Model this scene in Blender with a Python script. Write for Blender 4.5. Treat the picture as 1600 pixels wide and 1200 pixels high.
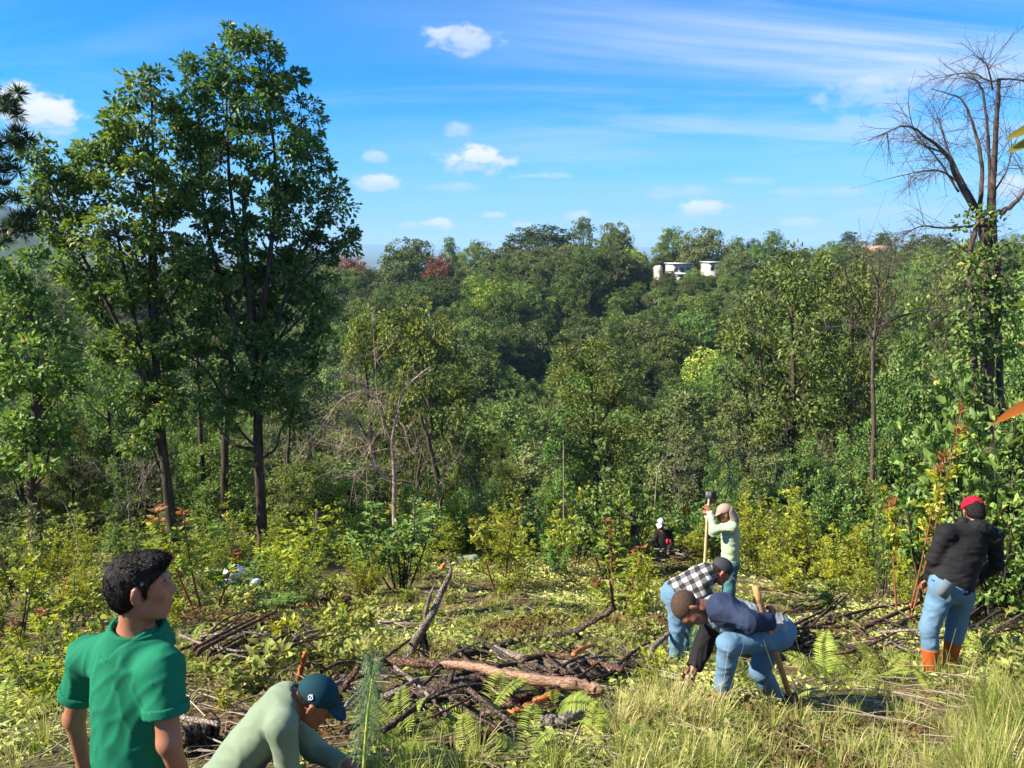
import bpy, math, random
import numpy as np
from math import radians, sin, cos, tan, pi, atan2, sqrt

# ------------------------------------------------------------------ camera, sky, sun, exposure
scene = bpy.context.scene
for o in list(bpy.data.objects):
    bpy.data.objects.remove(o)
PITCH = radians(10.0)
F = 1200.0                      # focal length in pixels of the 1600 x 1200 photograph
cam_d = bpy.data.cameras.new('camera')
cam_d.sensor_width = 36.0
cam_d.lens = 36.0 * F / 1600.0
cam_d.clip_start = 0.05
cam_d.clip_end = 60000.0
cam = bpy.data.objects.new('camera', cam_d)
scene.collection.objects.link(cam)
cam.location = (0, 0, 0)
cam.rotation_euler = (radians(90) - PITCH, 0, 0)
scene.camera = cam

SUN_TO = np.array([-0.90, -0.20, 0.70]); SUN_TO = SUN_TO / np.linalg.norm(SUN_TO)
SUN_EL = math.asin(SUN_TO[2])
SUN_AZ = atan2(SUN_TO[0], SUN_TO[1])          # clockwise from +Y
sun_d = bpy.data.lights.new('sun', 'SUN')
sun_d.energy = 5.0
sun_d.angle = radians(0.53)
sun_d.color = (1.0, 0.90, 0.73)
sun = bpy.data.objects.new('sun', sun_d)
scene.collection.objects.link(sun)
sun.location = (-40, -30, 60)
from mathutils import Vector, Matrix, Euler
sun.rotation_euler = Vector(tuple(-SUN_TO)).to_track_quat('-Z', 'Y').to_euler()

scene.view_settings.view_transform = 'Standard'
scene.view_settings.look = 'None'
scene.view_settings.gamma = 1.0
scene.view_settings.exposure = 1.52
try:
    scene.view_settings.use_curve_mapping = False
except Exception:
    pass
cy = scene.cycles
cy.use_adaptive_sampling = True; cy.adaptive_threshold = 0.02
cy.max_bounces = 5; cy.diffuse_bounces = 2; cy.glossy_bounces = 2
cy.transmission_bounces = 4; cy.transparent_max_bounces = 4; cy.volume_bounces = 0
cy.use_denoising = True
cy.caustics_reflective = False; cy.caustics_refractive = False
cy.sample_clamp_indirect = 4.0

# ---- pixel helpers (photograph pixels -> points in the place)
CP, SP = cos(PITCH), sin(PITCH)
def ray(px, py):
    u = (px - 800) / F; v = (600 - py) / F
    return np.array([u, CP + v * SP, -SP + v * CP])
def at(px, py, Y):
    d = ray(px, py)
    return d * (Y / d[1])
def pxof(p):
    x, y, z = p
    dep = y * CP - z * SP
    up = y * SP + z * CP
    return 800 + F * x / dep, 600 - F * up / dep

# ---- node helper
class NT:
    def __init__(s, tree):
        s.t = tree; s.n = tree.nodes; s.l = tree.links
    def new(s, typ, **kw):
        nd = s.n.new(typ)
        for k, v in kw.items():
            setattr(nd, k, v)
        return nd
    def set(s, sock, v):
        if hasattr(v, 'is_linked') or isinstance(v, bpy.types.NodeSocket):
            s.l.new(v, sock)
        else:
            sock.default_value = v
    def m(s, op, a, b=None, c=None, clamp=False):
        nd = s.n.new('ShaderNodeMath'); nd.operation = op; nd.use_clamp = clamp
        s.set(nd.inputs[0], a)
        if b is not None: s.set(nd.inputs[1], b)
        if c is not None: s.set(nd.inputs[2], c)
        return nd.outputs[0]
    def mixc(s, f, a, b, mode='MIX'):
        nd = s.n.new('ShaderNodeMix'); nd.data_type = 'RGBA'; nd.blend_type = mode
        s.set(nd.inputs['Factor'], f)
        s.set(nd.inputs[6], a if not isinstance(a, tuple) else (*a[:3], 1))
        s.set(nd.inputs[7], b if not isinstance(b, tuple) else (*b[:3], 1))
        return nd.outputs[2]
    def noise(s, vec, scale, detail=3.0, rough=0.55, dist=0.0):
        nd = s.n.new('ShaderNodeTexNoise')
        if vec is not None: s.l.new(vec, nd.inputs['Vector'])
        nd.inputs['Scale'].default_value = scale
        nd.inputs['Detail'].default_value = detail
        nd.inputs['Roughness'].default_value = rough
        nd.inputs['Distortion'].default_value = dist
        return nd.outputs['Fac']
    def ramp(s, fac, stops, interp='LINEAR'):
        nd = s.n.new('ShaderNodeValToRGB')
        cr = nd.color_ramp; cr.interpolation = interp
        while len(cr.elements) < len(stops): cr.elements.new(0.5)
        for e, (p, c) in zip(cr.elements, stops):
            e.position = p; e.color = (*c[:3], 1)
        s.set(nd.inputs[0], fac)
        return nd.outputs[0]
    def maprange(s, v, a, b, c=0.0, d=1.0, smooth=True):
        nd = s.n.new('ShaderNodeMapRange')
        nd.interpolation_type = 'SMOOTHSTEP' if smooth else 'LINEAR'
        s.set(nd.inputs[0], v)
        for i, x in enumerate((a, b, c, d)): nd.inputs[1 + i].default_value = x
        return nd.outputs[0]

# ---- world: Nishita daylight with cirrus and small cumulus
world = bpy.data.worlds.new('World'); scene.world = world
world.use_nodes = True
W = NT(world.node_tree); W.n.clear()
out = W.new('ShaderNodeOutputWorld'); bg = W.new('ShaderNodeBackground')
sky = W.new('ShaderNodeTexSky'); sky.sky_type = 'NISHITA'; sky.sun_disc = False
sky.sun_elevation = SUN_EL; sky.sun_rotation = SUN_AZ
sky.altitude = 2300; sky.air_density = 1.0; sky.dust_density = 0.6; sky.ozone_density = 2.5
hs = W.new('ShaderNodeHueSaturation')
hs.inputs['Saturation'].default_value = 1.0; hs.inputs['Hue'].default_value = 0.5
hs.inputs['Value'].default_value = 1.0
skt = W.mixc(1.0, sky.outputs[0], (0.05, 1.02, 1.75), 'MULTIPLY')
W.l.new(skt, hs.inputs['Color'])
tc = W.new('ShaderNodeTexCoord'); G = tc.outputs['Generated']
sx = W.new('ShaderNodeSeparateXYZ'); W.l.new(G, sx.inputs[0])
X, Y_, Z = sx.outputs
az = W.m('ARCTAN2', X, Y_); el = W.m('ARCSINE', Z)
# cirrus: noise on a high sheet, stretched along one direction
den = W.m('ADD', W.m('MAXIMUM', Z, 0.0), 0.12)
cx = W.new('ShaderNodeCombineXYZ')
W.l.new(W.m('DIVIDE', X, den), cx.inputs[0]); W.l.new(W.m('DIVIDE', Y_, den), cx.inputs[1])
mp = W.new('ShaderNodeMapping'); W.l.new(cx.outputs[0], mp.inputs[0])
mp.inputs['Rotation'].default_value = (0, 0, radians(-52)); mp.inputs['Scale'].default_value = (0.36, 1.15, 1)
n1 = W.noise(mp.outputs[0], 1.3, 7, 0.62, 0.9)
n2 = W.noise(cx.outputs[0], 0.42, 3, 0.5)
cir = W.m('MULTIPLY', W.maprange(n1, 0.38, 0.74), W.maprange(n2, 0.33, 0.62))
# a thin veil, denser towards the right of the view, away from the sun
veil = W.maprange(az, -0.35, 0.75)
cir = W.m('ADD', W.m('MULTIPLY', cir, W.m('ADD', .30, W.m('MULTIPLY', veil, .45))), W.m('MULTIPLY', W.m('MULTIPLY', veil, W.maprange(n1, 0.25, 0.72)), 0.55), clamp=True)
col = W.mixc(cir, hs.outputs[0], (4.9, 6.0, 7.6))
# low pale band of air at the horizon
band = W.maprange(el, 0.0, 0.19, 0.85, 0.0)
col = W.mixc(band, col, (2.35, 4.7, 6.5))
# cumulus
cl_v = W.new('ShaderNodeCombineXYZ'); W.l.new(az, cl_v.inputs[0]); W.l.new(W.m('MULTIPLY', el, 1.7), cl_v.inputs[1])
cn = W.noise(cl_v.outputs[0], 26.0, 6, 0.6, 0.2)
CLOUDS = [(725, 62, 62, 20, .75), (745, 249, 66, 22, 1.0), (590, 284, 42, 14, .85), (28, 178, 78, 36, 1.0), (587, 245, 22, 10, .6),
          (1096, 327, 38, 14, .9), (684, 353, 28, 11, .95), (720, 203, 28, 12, .5), (1385, 144, 90, 24, .55), (1350, 192, 52, 16, .4),
          (1160, 284, 42, 8, .4), (1062, 300, 52, 12, .4), (905, 337, 26, 9, .7), (1285, 302, 70, 9, .4), (1585, 290, 36, 16, .8),
          (770, 337, 22, 7, .8), (820, 352, 26, 7, .7), (980, 352, 30, 7, .6), (635, 352, 18, 6, .6), (1255, 348, 32, 8, .6), (850, 275, 60, 5, .45), (705, 293, 50, 7, .4), (1390, 330, 70, 8, .35)]
tot = None; under = None
for (cpx, cpy, rx, ry, amp) in CLOUDS:
    d = ray(cpx, cpy); d = d / np.linalg.norm(d)
    a0 = atan2(d[0], d[1]); e0 = math.asin(d[2])
    ra, re = rx / F * 1.15, ry / F * 1.25
    dx = W.m('DIVIDE', W.m('SUBTRACT', az, a0), ra); dy = W.m('DIVIDE', W.m('SUBTRACT', el, e0), re)
    q = W.m('ADD', W.m('MULTIPLY', dx, dx), W.m('MULTIPLY', dy, dy))
    v = W.m('SUBTRACT', W.m('ADD', 0.85, W.m('MULTIPLY', W.m('SUBTRACT', cn, 0.5), 3.2)), q)
    v = W.m('MULTIPLY', W.maprange(v, 0.0, 0.85), amp)
    g = W.m('MULTIPLY', v, W.maprange(dy, -0.7, 0.5, 0.0, 1.0))
    tot = v if tot is None else W.m('MAXIMUM', tot, v)
    under = g if under is None else W.m('MAXIMUM', under, g)
ccol = W.mixc(under, (4.6, 5.6, 6.9), (7.6, 7.6, 7.8))
col = W.mixc(tot, col, ccol)
W.l.new(col, bg.inputs['Color'])
bg.inputs['Strength'].default_value = 0.047
W.l.new(bg.outputs[0], out.inputs['Surface'])

# ------------------------------------------------------------------ helpers: objects and meshes
COL = scene.collection
def nrm(v):
    v = np.asarray(v, float)
    return v / (np.linalg.norm(v, axis=-1, keepdims=True) + 1e-9)
def mesh_np(name, verts, polys, mats=(), tint=None, mat_idx=None, smooth=False):
    """polys: list of int arrays (n x 3 or n x 4)"""
    me = bpy.data.meshes.new(name)
    verts = np.asarray(verts, np.float32)
    polys = [np.asarray(p, np.int32) for p in polys if len(p)]
    nl = sum(p.size for p in polys); npoly = sum(len(p) for p in polys)
    me.vertices.add(len(verts)); me.vertices.foreach_set('co', verts.ravel())
    me.loops.add(nl); me.loops.foreach_set('vertex_index', np.concatenate([p.ravel() for p in polys]))
    me.polygons.add(npoly)
    st, tt, k = [], [], 0
    for p in polys:
        m = p.shape[1]
        st.append(k + np.arange(len(p)) * m); tt.append(np.full(len(p), m)); k += p.size
    me.polygons.foreach_set('loop_start', np.concatenate(st).astype(np.int32))
    me.polygons.foreach_set('loop_total', np.concatenate(tt).astype(np.int32))
    for m in mats: me.materials.append(m)
    if mat_idx is not None: me.polygons.foreach_set('material_index', np.asarray(mat_idx, np.int32))
    if smooth: me.polygons.foreach_set('use_smooth', np.ones(npoly, bool))
    if tint is not None:
        a = me.attributes.new('tint', 'FLOAT', 'POINT'); a.data.foreach_set('value', np.asarray(tint, np.float32))
    me.update(calc_edges=True); me.validate(verbose=False)
    return me
def link(name, me, parent=None, loc=(0, 0, 0), rotz=0.0, scale=1.0):
    o = bpy.data.objects.new(name, me); COL.objects.link(o)
    o.location = tuple(loc); o.rotation_euler = (0, 0, rotz)
    o.scale = (scale,) * 3 if np.isscalar(scale) else tuple(scale)
    if parent is not None: o.parent = parent
    return o
def tag(o, label=None, cat=None, group=None, kind=None):
    if label: o['label'] = label
    if cat: o['category'] = cat
    if group: o['group'] = group
    if kind: o['kind'] = kind
    return o
def empty(name, loc, rotz=0.0, scale=1.0):
    o = link(name, None, None, loc, rotz, scale); o.empty_display_size = 0.2
    return o
def copy_tree(o, parent=None):
    c = o.copy(); COL.objects.link(c); c.parent = parent
    for ch in list(o.children): copy_tree(ch, c)
    return c

class MB:
    """collects geometry: verts, tris/quads, tint per vertex"""
    def __init__(s): s.v = []; s.q = []; s.t = []; s.tint = []; s.n = 0; s.mq = []; s.mt = []
    def add(s, v, quads=None, tris=None, tint=0.5, m=0):
        v = np.asarray(v, float)
        s.v.append(v)
        s.tint.append(np.full(len(v), tint, float) if np.isscalar(tint) else np.asarray(tint, float))
        if quads is not None and len(quads):
            s.q.append(np.asarray(quads) + s.n); s.mq.append(np.full(len(quads), m))
        if tris is not None and len(tris):
            s.t.append(np.asarray(tris) + s.n); s.mt.append(np.full(len(tris), m))
        s.n += len(v)
    def tube(s, pts, rad, seg=6, cap=True, tint=0.5, rough=0.0, rng=None, m=0, flat=1.0):
        pts = np.asarray(pts, float); n = len(pts)
        rad = np.full(n, rad, float) if np.isscalar(rad) else np.asarray(rad, float)
        T = np.gradient(pts, axis=0); T = nrm(T)
        ref = np.array([0.31, 0.52, 0.79]); A = nrm(np.cross(T, ref)); B = np.cross(T, A)
        th = np.arange(seg) * 2 * pi / seg
        R = rad[:, None] * np.ones((1, seg))
        if rough and rng is not None:
            R = R * (1 + rough * rng.standard_normal((n, seg)))
        v = pts[:, None, :] + R[..., None] * (np.cos(th)[None, :, None] * A[:, None, :] + flat * np.sin(th)[None, :, None] * B[:, None, :])
        i = np.arange(n - 1)[:, None] * seg; j = np.arange(seg)[None, :]; jn = (j + 1) % seg
        q = np.stack([i + j, i + jn, i + seg + jn, i + seg + j], -1).reshape(-1, 4)
        tr = None
        v = v.reshape(-1, 3)
        if cap:
            v = np.vstack([v, pts[0], pts[-1]]); a, b = n * seg, n * seg + 1
            k = np.arange(seg); kn = (k + 1) % seg
            tr = np.vstack([np.stack([np.full(seg, a), kn, k], -1), np.stack([np.full(seg, b), (n - 1) * seg + k, (n - 1) * seg + kn], -1)])
        s.add(v, q, tr, tint, m)
    def box(s, c, size, R=None, tint=0.5, m=0):
        g = np.array([[x, y, z] for x in (-.5, .5) for y in (-.5, .5) for z in (-.5, .5)]) * np.asarray(size)
        if R is not None: g = g @ np.asarray(R).T
        s.add(g + np.asarray(c), [[0, 1, 3, 2], [4, 6, 7, 5], [0, 4, 5, 1], [2, 3, 7, 6], [0, 2, 6, 4], [1, 5, 7, 3]], None, tint, m)
    def leaves(s, pos, axis, normal, L, Wd, tint, bend=0.15, fine=False, m=0):
        """folded leaf blades"""
        n = len(pos)
        if n == 0: return
        axis = nrm(axis); side = nrm(np.cross(normal, axis)); nn = np.cross(axis, side)
        L = np.broadcast_to(np.asarray(L, float), (n,))[:, None]; Wd = np.broadcast_to(np.asarray(Wd, float), (n,))[:, None]
        tint = np.broadcast_to(np.asarray(tint, float), (n,))
        b = np.asarray(pos, float)
        if not fine:
            tip = b + axis * L - nn * L * bend
            mid = b + axis * L * 0.5
            l = mid + side * Wd * .5 + nn * Wd * .22; r = mid - side * Wd * .5 + nn * Wd * .22
            v = np.stack([b, l, tip, r], 1).reshape(-1, 3)
            k = np.arange(n)[:, None] * 4
            s.add(v, None, np.vstack([k + np.array([[0, 2, 1]]), k + np.array([[0, 3, 2]])]), np.repeat(tint, 4), m)
        else:
            c1 = b + axis * L * .38; c2 = b + axis * L * .72 - nn * L * bend * .5
            tip = b + axis * L - nn * L * bend * 1.3
            w1, w2 = Wd * .5, Wd * .36
            v = np.stack([b, c1 + side * w1 + nn * w1 * .35, c1, c1 - side * w1 + nn * w1 * .35,
                          c2 + side * w2 + nn * w2 * .3, c2, c2 - side * w2 + nn * w2 * .3, tip], 1).reshape(-1, 3)
            k = np.arange(n)[:, None] * 8
            s.add(v, np.vstack([k + np.array([[1, 2, 5, 4]]), k + np.array([[2, 3, 6, 5]])]),
                  np.vstack([k + np.array(a) for a in ([[0, 2, 1]], [[0, 3, 2]], [[4, 5, 7]], [[5, 6, 7]])]), np.repeat(tint, 8), m)
    def mesh(s, name, mats=(), smooth=False):
        polys = []; mi = []
        if s.q: polys.append(np.vstack(s.q)); mi.append(np.concatenate(s.mq))
        if s.t: polys.append(np.vstack(s.t)); mi.append(np.concatenate(s.mt))
        return mesh_np(name, np.vstack(s.v), polys, mats, np.concatenate(s.tint), np.concatenate(mi), smooth)

def smooth_path(pts, n):
    pts = np.asarray(pts, float)
    if len(pts) < 3:
        t = np.linspace(0, 1, n)[:, None]
        return pts[0] * (1 - t) + pts[-1] * t
    P = np.vstack([2 * pts[0] - pts[1], pts, 2 * pts[-1] - pts[-2]])
    m = len(pts) - 1
    o = []
    for t in np.linspace(0, m - 1e-6, n):
        i = int(t); f = t - i
        p0, p1, p2, p3 = P[i], P[i + 1], P[i + 2], P[i + 3]
        o.append(.5 * ((2 * p1) + (-p0 + p2) * f + (2 * p0 - 5 * p1 + 4 * p2 - p3) * f * f + (-p0 + 3 * p1 - 3 * p2 + p3) * f ** 3))
    return np.array(o)

# value noise in numpy
_nr = np.random.default_rng(5)
_NT = _nr.random((32, 32, 32))
def vnoise(P):
    P = np.asarray(P, float)
    i = np.floor(P).astype(int); f = P - i; f = f * f * (3 - 2 * f)
    r = 0
    for dx in (0, 1):
        for dy in (0, 1):
            for dz in (0, 1):
                w = (f[..., 0] if dx else 1 - f[..., 0]) * (f[..., 1] if dy else 1 - f[..., 1]) * (f[..., 2] if dz else 1 - f[..., 2])
                r = r + w * _NT[(i[..., 0] + dx) % 32, (i[..., 1] + dy) % 32, (i[..., 2] + dz) % 32]
    return r
def fbm(P, oct=3):
    s, a, t = 0, 1.0, 0
    for k in range(oct):
        s = s + a * vnoise(np.asarray(P) * (2 ** k) + 7.3 * k); t += a; a *= .5
    return s / t

# ------------------------------------------------------------------ materials
MATS = {}
def mat_base(name):
    m = bpy.data.materials.new(name); m.use_nodes = True
    N = NT(m.node_tree); N.n.clear()
    o = N.new('ShaderNodeOutputMaterial')
    MATS[name] = m
    return m, N, o
def leaf_mat(name, stops, trans=0.35, rough=0.45, spec=0.35, hue_var=0.02, val_var=0.25):
    """foliage: tint attribute picks the blade's own colour; object random varies plants"""
    m, N, o = mat_base(name)
    a = N.new('ShaderNodeAttribute'); a.attribute_name = 'tint'
    c = N.ramp(a.outputs['Fac'], stops)
    oi = N.new('ShaderNodeObjectInfo')
    h = N.new('ShaderNodeHueSaturation'); N.l.new(c, h.inputs['Color'])
    N.l.new(N.maprange(oi.outputs['Random'], 0, 1, .5 - hue_var, .5 + hue_var * .25, False), h.inputs['Hue'])
    r2 = N.m('FRACT', N.m('MULTIPLY', oi.outputs['Random'], 7.31))
    N.l.new(N.maprange(r2, 0, 1, 1 - val_var, 1 + val_var, False), h.inputs['Value'])
    p = N.new('ShaderNodeBsdfPrincipled'); N.l.new(h.outputs[0], p.inputs['Base Color'])
    p.inputs['Roughness'].default_value = rough; p.inputs['Specular IOR Level'].default_value = spec
    t = N.new('ShaderNodeBsdfTranslucent')
    h2 = N.new('ShaderNodeHueSaturation'); N.l.new(h.outputs[0], h2.inputs['Color'])
    h2.inputs['Hue'].default_value = .485; h2.inputs['Saturation'].default_value = 1.15; h2.inputs['Value'].default_value = 1.25
    N.l.new(h2.outputs[0], t.inputs['Color'])
    mx = N.new('ShaderNodeMixShader'); mx.inputs[0].default_value = trans
    N.l.new(p.outputs[0], mx.inputs[1]); N.l.new(t.outputs[0], mx.inputs[2]); N.l.new(mx.outputs[0], o.inputs[0])
    return m
def rough_mat(name, stops, scale=8.0, rough=0.85, bump=0.3, stretch=(1, 1, 1), detail=5, bscale=None, spec=0.2, coord='Object', dist=0.0):
    m, N, o = mat_base(name)
    t = N.new('ShaderNodeTexCoord'); mp = N.new('ShaderNodeMapping'); N.l.new(t.outputs[coord], mp.inputs[0])
    mp.inputs['Scale'].default_value = stretch
    n = N.noise(mp.outputs[0], scale, detail, .6, dist)
    c = N.ramp(n, stops)
    p = N.new('ShaderNodeBsdfPrincipled'); N.l.new(c, p.inputs['Base Color'])
    p.inputs['Roughness'].default_value = rough; p.inputs['Specular IOR Level'].default_value = spec
    if bump:
        b = N.new('ShaderNodeBump'); b.inputs['Strength'].default_value = bump; b.inputs['Distance'].default_value = 0.03
        N.l.new(N.noise(mp.outputs[0], bscale or scale * 1.7, 4, .65), b.inputs['Height']); N.l.new(b.outputs[0], p.inputs['Normal'])
    N.l.new(p.outputs[0], o.inputs[0])
    return m

oak = leaf_mat('oak_leaf', [(0, (0.043, 0.102, 0.026)), (.5, (0.109, 0.223, 0.048)), (.85, (0.206, 0.328, 0.070)), (1, (0.301, 0.313, 0.088))], .34, .52, .28)
oakB = leaf_mat('oak_leaf_deep', [(0, (0.042, 0.094, 0.031)), (.6, (0.098, 0.186, 0.049)), (.92, (0.182, 0.282, 0.065)), (1, (0.333, 0.240, 0.056))], .30, .50, .28)
olive = leaf_mat('olive_leaf', [(0, (0.060, 0.092, 0.022)), (.5, (0.129, 0.179, 0.042)), (.85, (0.197, 0.244, 0.064)), (1, (0.256, 0.244, 0.080))], .35, .55, .25, .02, .2)
hill_a = leaf_mat('hill_leaf', [(0, (0.042, 0.083, 0.020)), (.5, (0.096, 0.162, 0.036)), (1, (0.184, 0.236, 0.055))], .25, .55, .25, .035, .6)
hill_b = leaf_mat('hill_leaf_olive', [(0, (0.053, 0.080, 0.026)), (.5, (0.113, 0.145, 0.048)), (1, (0.173, 0.200, 0.074))], .25, .55, .25, .02, .35)
hill_c = leaf_mat('hill_leaf_bright', [(0, (0.085, 0.151, 0.023)), (.5, (0.200, 0.302, 0.047)), (1, (0.371, 0.431, 0.070))], .3, .5, .3, .02, .25)
hill_r = leaf_mat('rust_leaf', [(0, (0.117, 0.052, 0.034)), (.5, (0.234, 0.098, 0.062)), (1, (0.312, 0.156, 0.091))], .3, .6, .2, .01, .15)
ylw = leaf_mat('yellow_shrub_leaf', [(0, (.12, .145, .014)), (.5, (.25, .29, .025)), (.9, (.40, .42, .04)), (1, (.46, .38, .06))], .42, .45, .35, .012, .2)
lime = leaf_mat('lime_leaf', [(0, (0.097, 0.153, 0.017)), (.5, (0.228, 0.306, 0.032)), (.9, (0.386, 0.428, 0.055)), (1, (0.528, 0.367, 0.062))], .42, .42, .35, .02, .2)
dgreen = leaf_mat('dark_shrub_leaf', [(0, (0.044, 0.098, 0.025)), (.5, (0.108, 0.204, 0.047)), (.9, (0.204, 0.301, 0.073)), (1, (0.336, 0.347, 0.091))], .3, .5, .28, .02, .25)
redlf = leaf_mat('red_tip_leaf', [(0, (.14, .15, .03)), (.5, (.24, .13, .04)), (1, (.34, .14, .07))], .4, .45, .35, .01, .1)
cream = leaf_mat('cream_leaf', [(0, (.30, .25, .10)), (.5, (.52, .44, .20)), (1, (.62, .55, .30))], .35, .55, .2, .01, .1)
litter = leaf_mat('cut_leaf', [(0, (0.127, 0.077, 0.034)), (.18, (0.215, 0.155, 0.057)), (.35, (0.190, 0.219, 0.052)), (.7, (0.329, 0.374, 0.097)), (1, (0.531, 0.555, 0.194))], .35, .6, .2, .0, .0)
fernm = leaf_mat('fern_leaf', [(0, (0.116, 0.189, 0.026)), (.5, (0.254, 0.336, 0.059)), (1, (0.416, 0.462, 0.118))], .4, .5, .25, .02, .2)
grassm = leaf_mat('grass_blade', [(0, (0.121, 0.176, 0.030)), (.45, (0.242, 0.297, 0.059)), (.75, (0.396, 0.385, 0.129)), (1, (0.550, 0.462, 0.228))], .4, .5, .25, .0, .0)
drym = leaf_mat('dry_twig', [(0, (.16, .12, .09)), (.5, (.27, .22, .17)), (1, (.42, .36, .28))], .0, .8, .15, .0, .1)
pine_n = leaf_mat('pine_needle', [(0, (.03, .06, .025)), (.6, (.06, .11, .04)), (1, (.16, .22, .10))], .3, .4, .4, .01, .1)
seed_n = leaf_mat('seedling_needle', [(0, (.07, .15, .07)), (.6, (.14, .24, .11)), (1, (.24, .34, .16))], .4, .4, .4, .01, .1)
bark = rough_mat('bark', [(.3, (.022, .017, .013)), (.55, (.060, .045, .034)), (.75, (.12, .095, .072))], 9, .9, .8, (1, 1, .22))
barkL = rough_mat('bark_grey', [(.3, (.09, .075, .06)), (.55, (.22, .18, .15)), (.75, (.36, .31, .26))], 14, .85, .6, (1, 1, .3))
barkD = rough_mat('bark_dead', [(.3, (.040, .028, .024)), (.55, (.090, .066, .055)), (.75, (.16, .125, .105))], 14, .85, .5, (1, 1, .3))
pinkw = rough_mat('dead_pink_twig', [(.3, (.22, .15, .125)), (.7, (.42, .31, .265))], 10, .85, .3)
redst = rough_mat('red_stem', [(.3, (.16, .045, .025)), (.7, (.30, .105, .06))], 20, .6, .3)
wood = rough_mat('torn_wood', [(.28, (.18, .09, .055)), (.45, (.38, .22, .14)), (.6, (.52, .35, .25)), (.8, (.64, .49, .38))], 8, .85, 1.0, (.5, 7, 9), 7, 10)
woodO = rough_mat('orange_wood', [(.3, (.30, .085, .025)), (.6, (.52, .18, .055)), (.8, (.60, .30, .13))], 9, .75, .5)
def bark_mat(name, stops, crack=.25):
    m, N, o = mat_base(name)
    t = N.new('ShaderNodeTexCoord'); O = t.outputs['Object']
    n = N.noise(O, 9, 7, .68); v = N.new('ShaderNodeTexVoronoi'); v.feature = 'DISTANCE_TO_EDGE'; v.inputs['Scale'].default_value = 26
    w = N.new('ShaderNodeVectorMath'); w.operation = 'ADD'; N.l.new(O, w.inputs[0])
    nc = N.new('ShaderNodeTexNoise'); N.l.new(O, nc.inputs['Vector']); nc.inputs['Scale'].default_value = 14; nc.inputs['Detail'].default_value = 4
    sc = N.new('ShaderNodeVectorMath'); sc.operation = 'SCALE'; N.l.new(nc.outputs['Color'], sc.inputs[0]); sc.inputs['Scale'].default_value = .09
    N.l.new(sc.outputs[0], w.inputs[1]); N.l.new(w.outputs[0], v.inputs['Vector'])
    e = N.maprange(v.outputs['Distance'], 0.0, .16, crack, 1.0)
    c = N.ramp(n, stops); c = N.mixc(1.0, c, N.ramp(e, [(0, (0, 0, 0)), (1, (1, 1, 1))]), 'MULTIPLY')
    p = N.new('ShaderNodeBsdfPrincipled'); N.l.new(c, p.inputs['Base Color']); p.inputs['Roughness'].default_value = .92; p.inputs['Specular IOR Level'].default_value = .15
    b = N.new('ShaderNodeBump'); b.inputs['Strength'].default_value = 1.0; b.inputs['Distance'].default_value = .02
    N.l.new(N.m('ADD', e, n), b.inputs['Height']); N.l.new(b.outputs[0], p.inputs['Normal']); N.l.new(p.outputs[0], o.inputs[0]); return m
logm = bark_mat('log_bark', [(.3, (.038, .028, .023)), (.5, (.095, .070, .057)), (.68, (.17, .125, .10)), (.82, (.27, .21, .175))], .38)
logR = bark_mat('log_bark_red', [(.3, (.060, .034, .025)), (.5, (.14, .080, .056)), (.66, (.23, .135, .095)), (.82, (.36, .25, .19))], .4)
logG = bark_mat('weathered_wood', [(.3, (.12, .095, .082)), (.5, (.25, .205, .175)), (.75, (.42, .36, .31))], .5)

def where(px):
    for lim, w in ((120, 'at the left edge'), (215, 'left of the broad left oak'), (330, 'behind the broad left oak'), (430, 'behind the tallest oak'), (530, 'right of the tallest oak'), (620, 'around the pink dead tree'), (700, 'right of the pink dead tree'),
                   (800, 'above the bright upright sapling'), (880, 'left of the forked tree'), (980, 'behind the forked tree'), (1070, 'above the white capped worker'), (1150, 'above the mint shirt worker'), (1240, 'below the grey green oak'),
                   (1320, 'right of the grey green oak'), (1400, 'around the grey snag'), (1480, 'left of the large dead tree'), (1560, 'behind the large dead tree')):
        if px < lim: return w
    return 'at the right edge'
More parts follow.
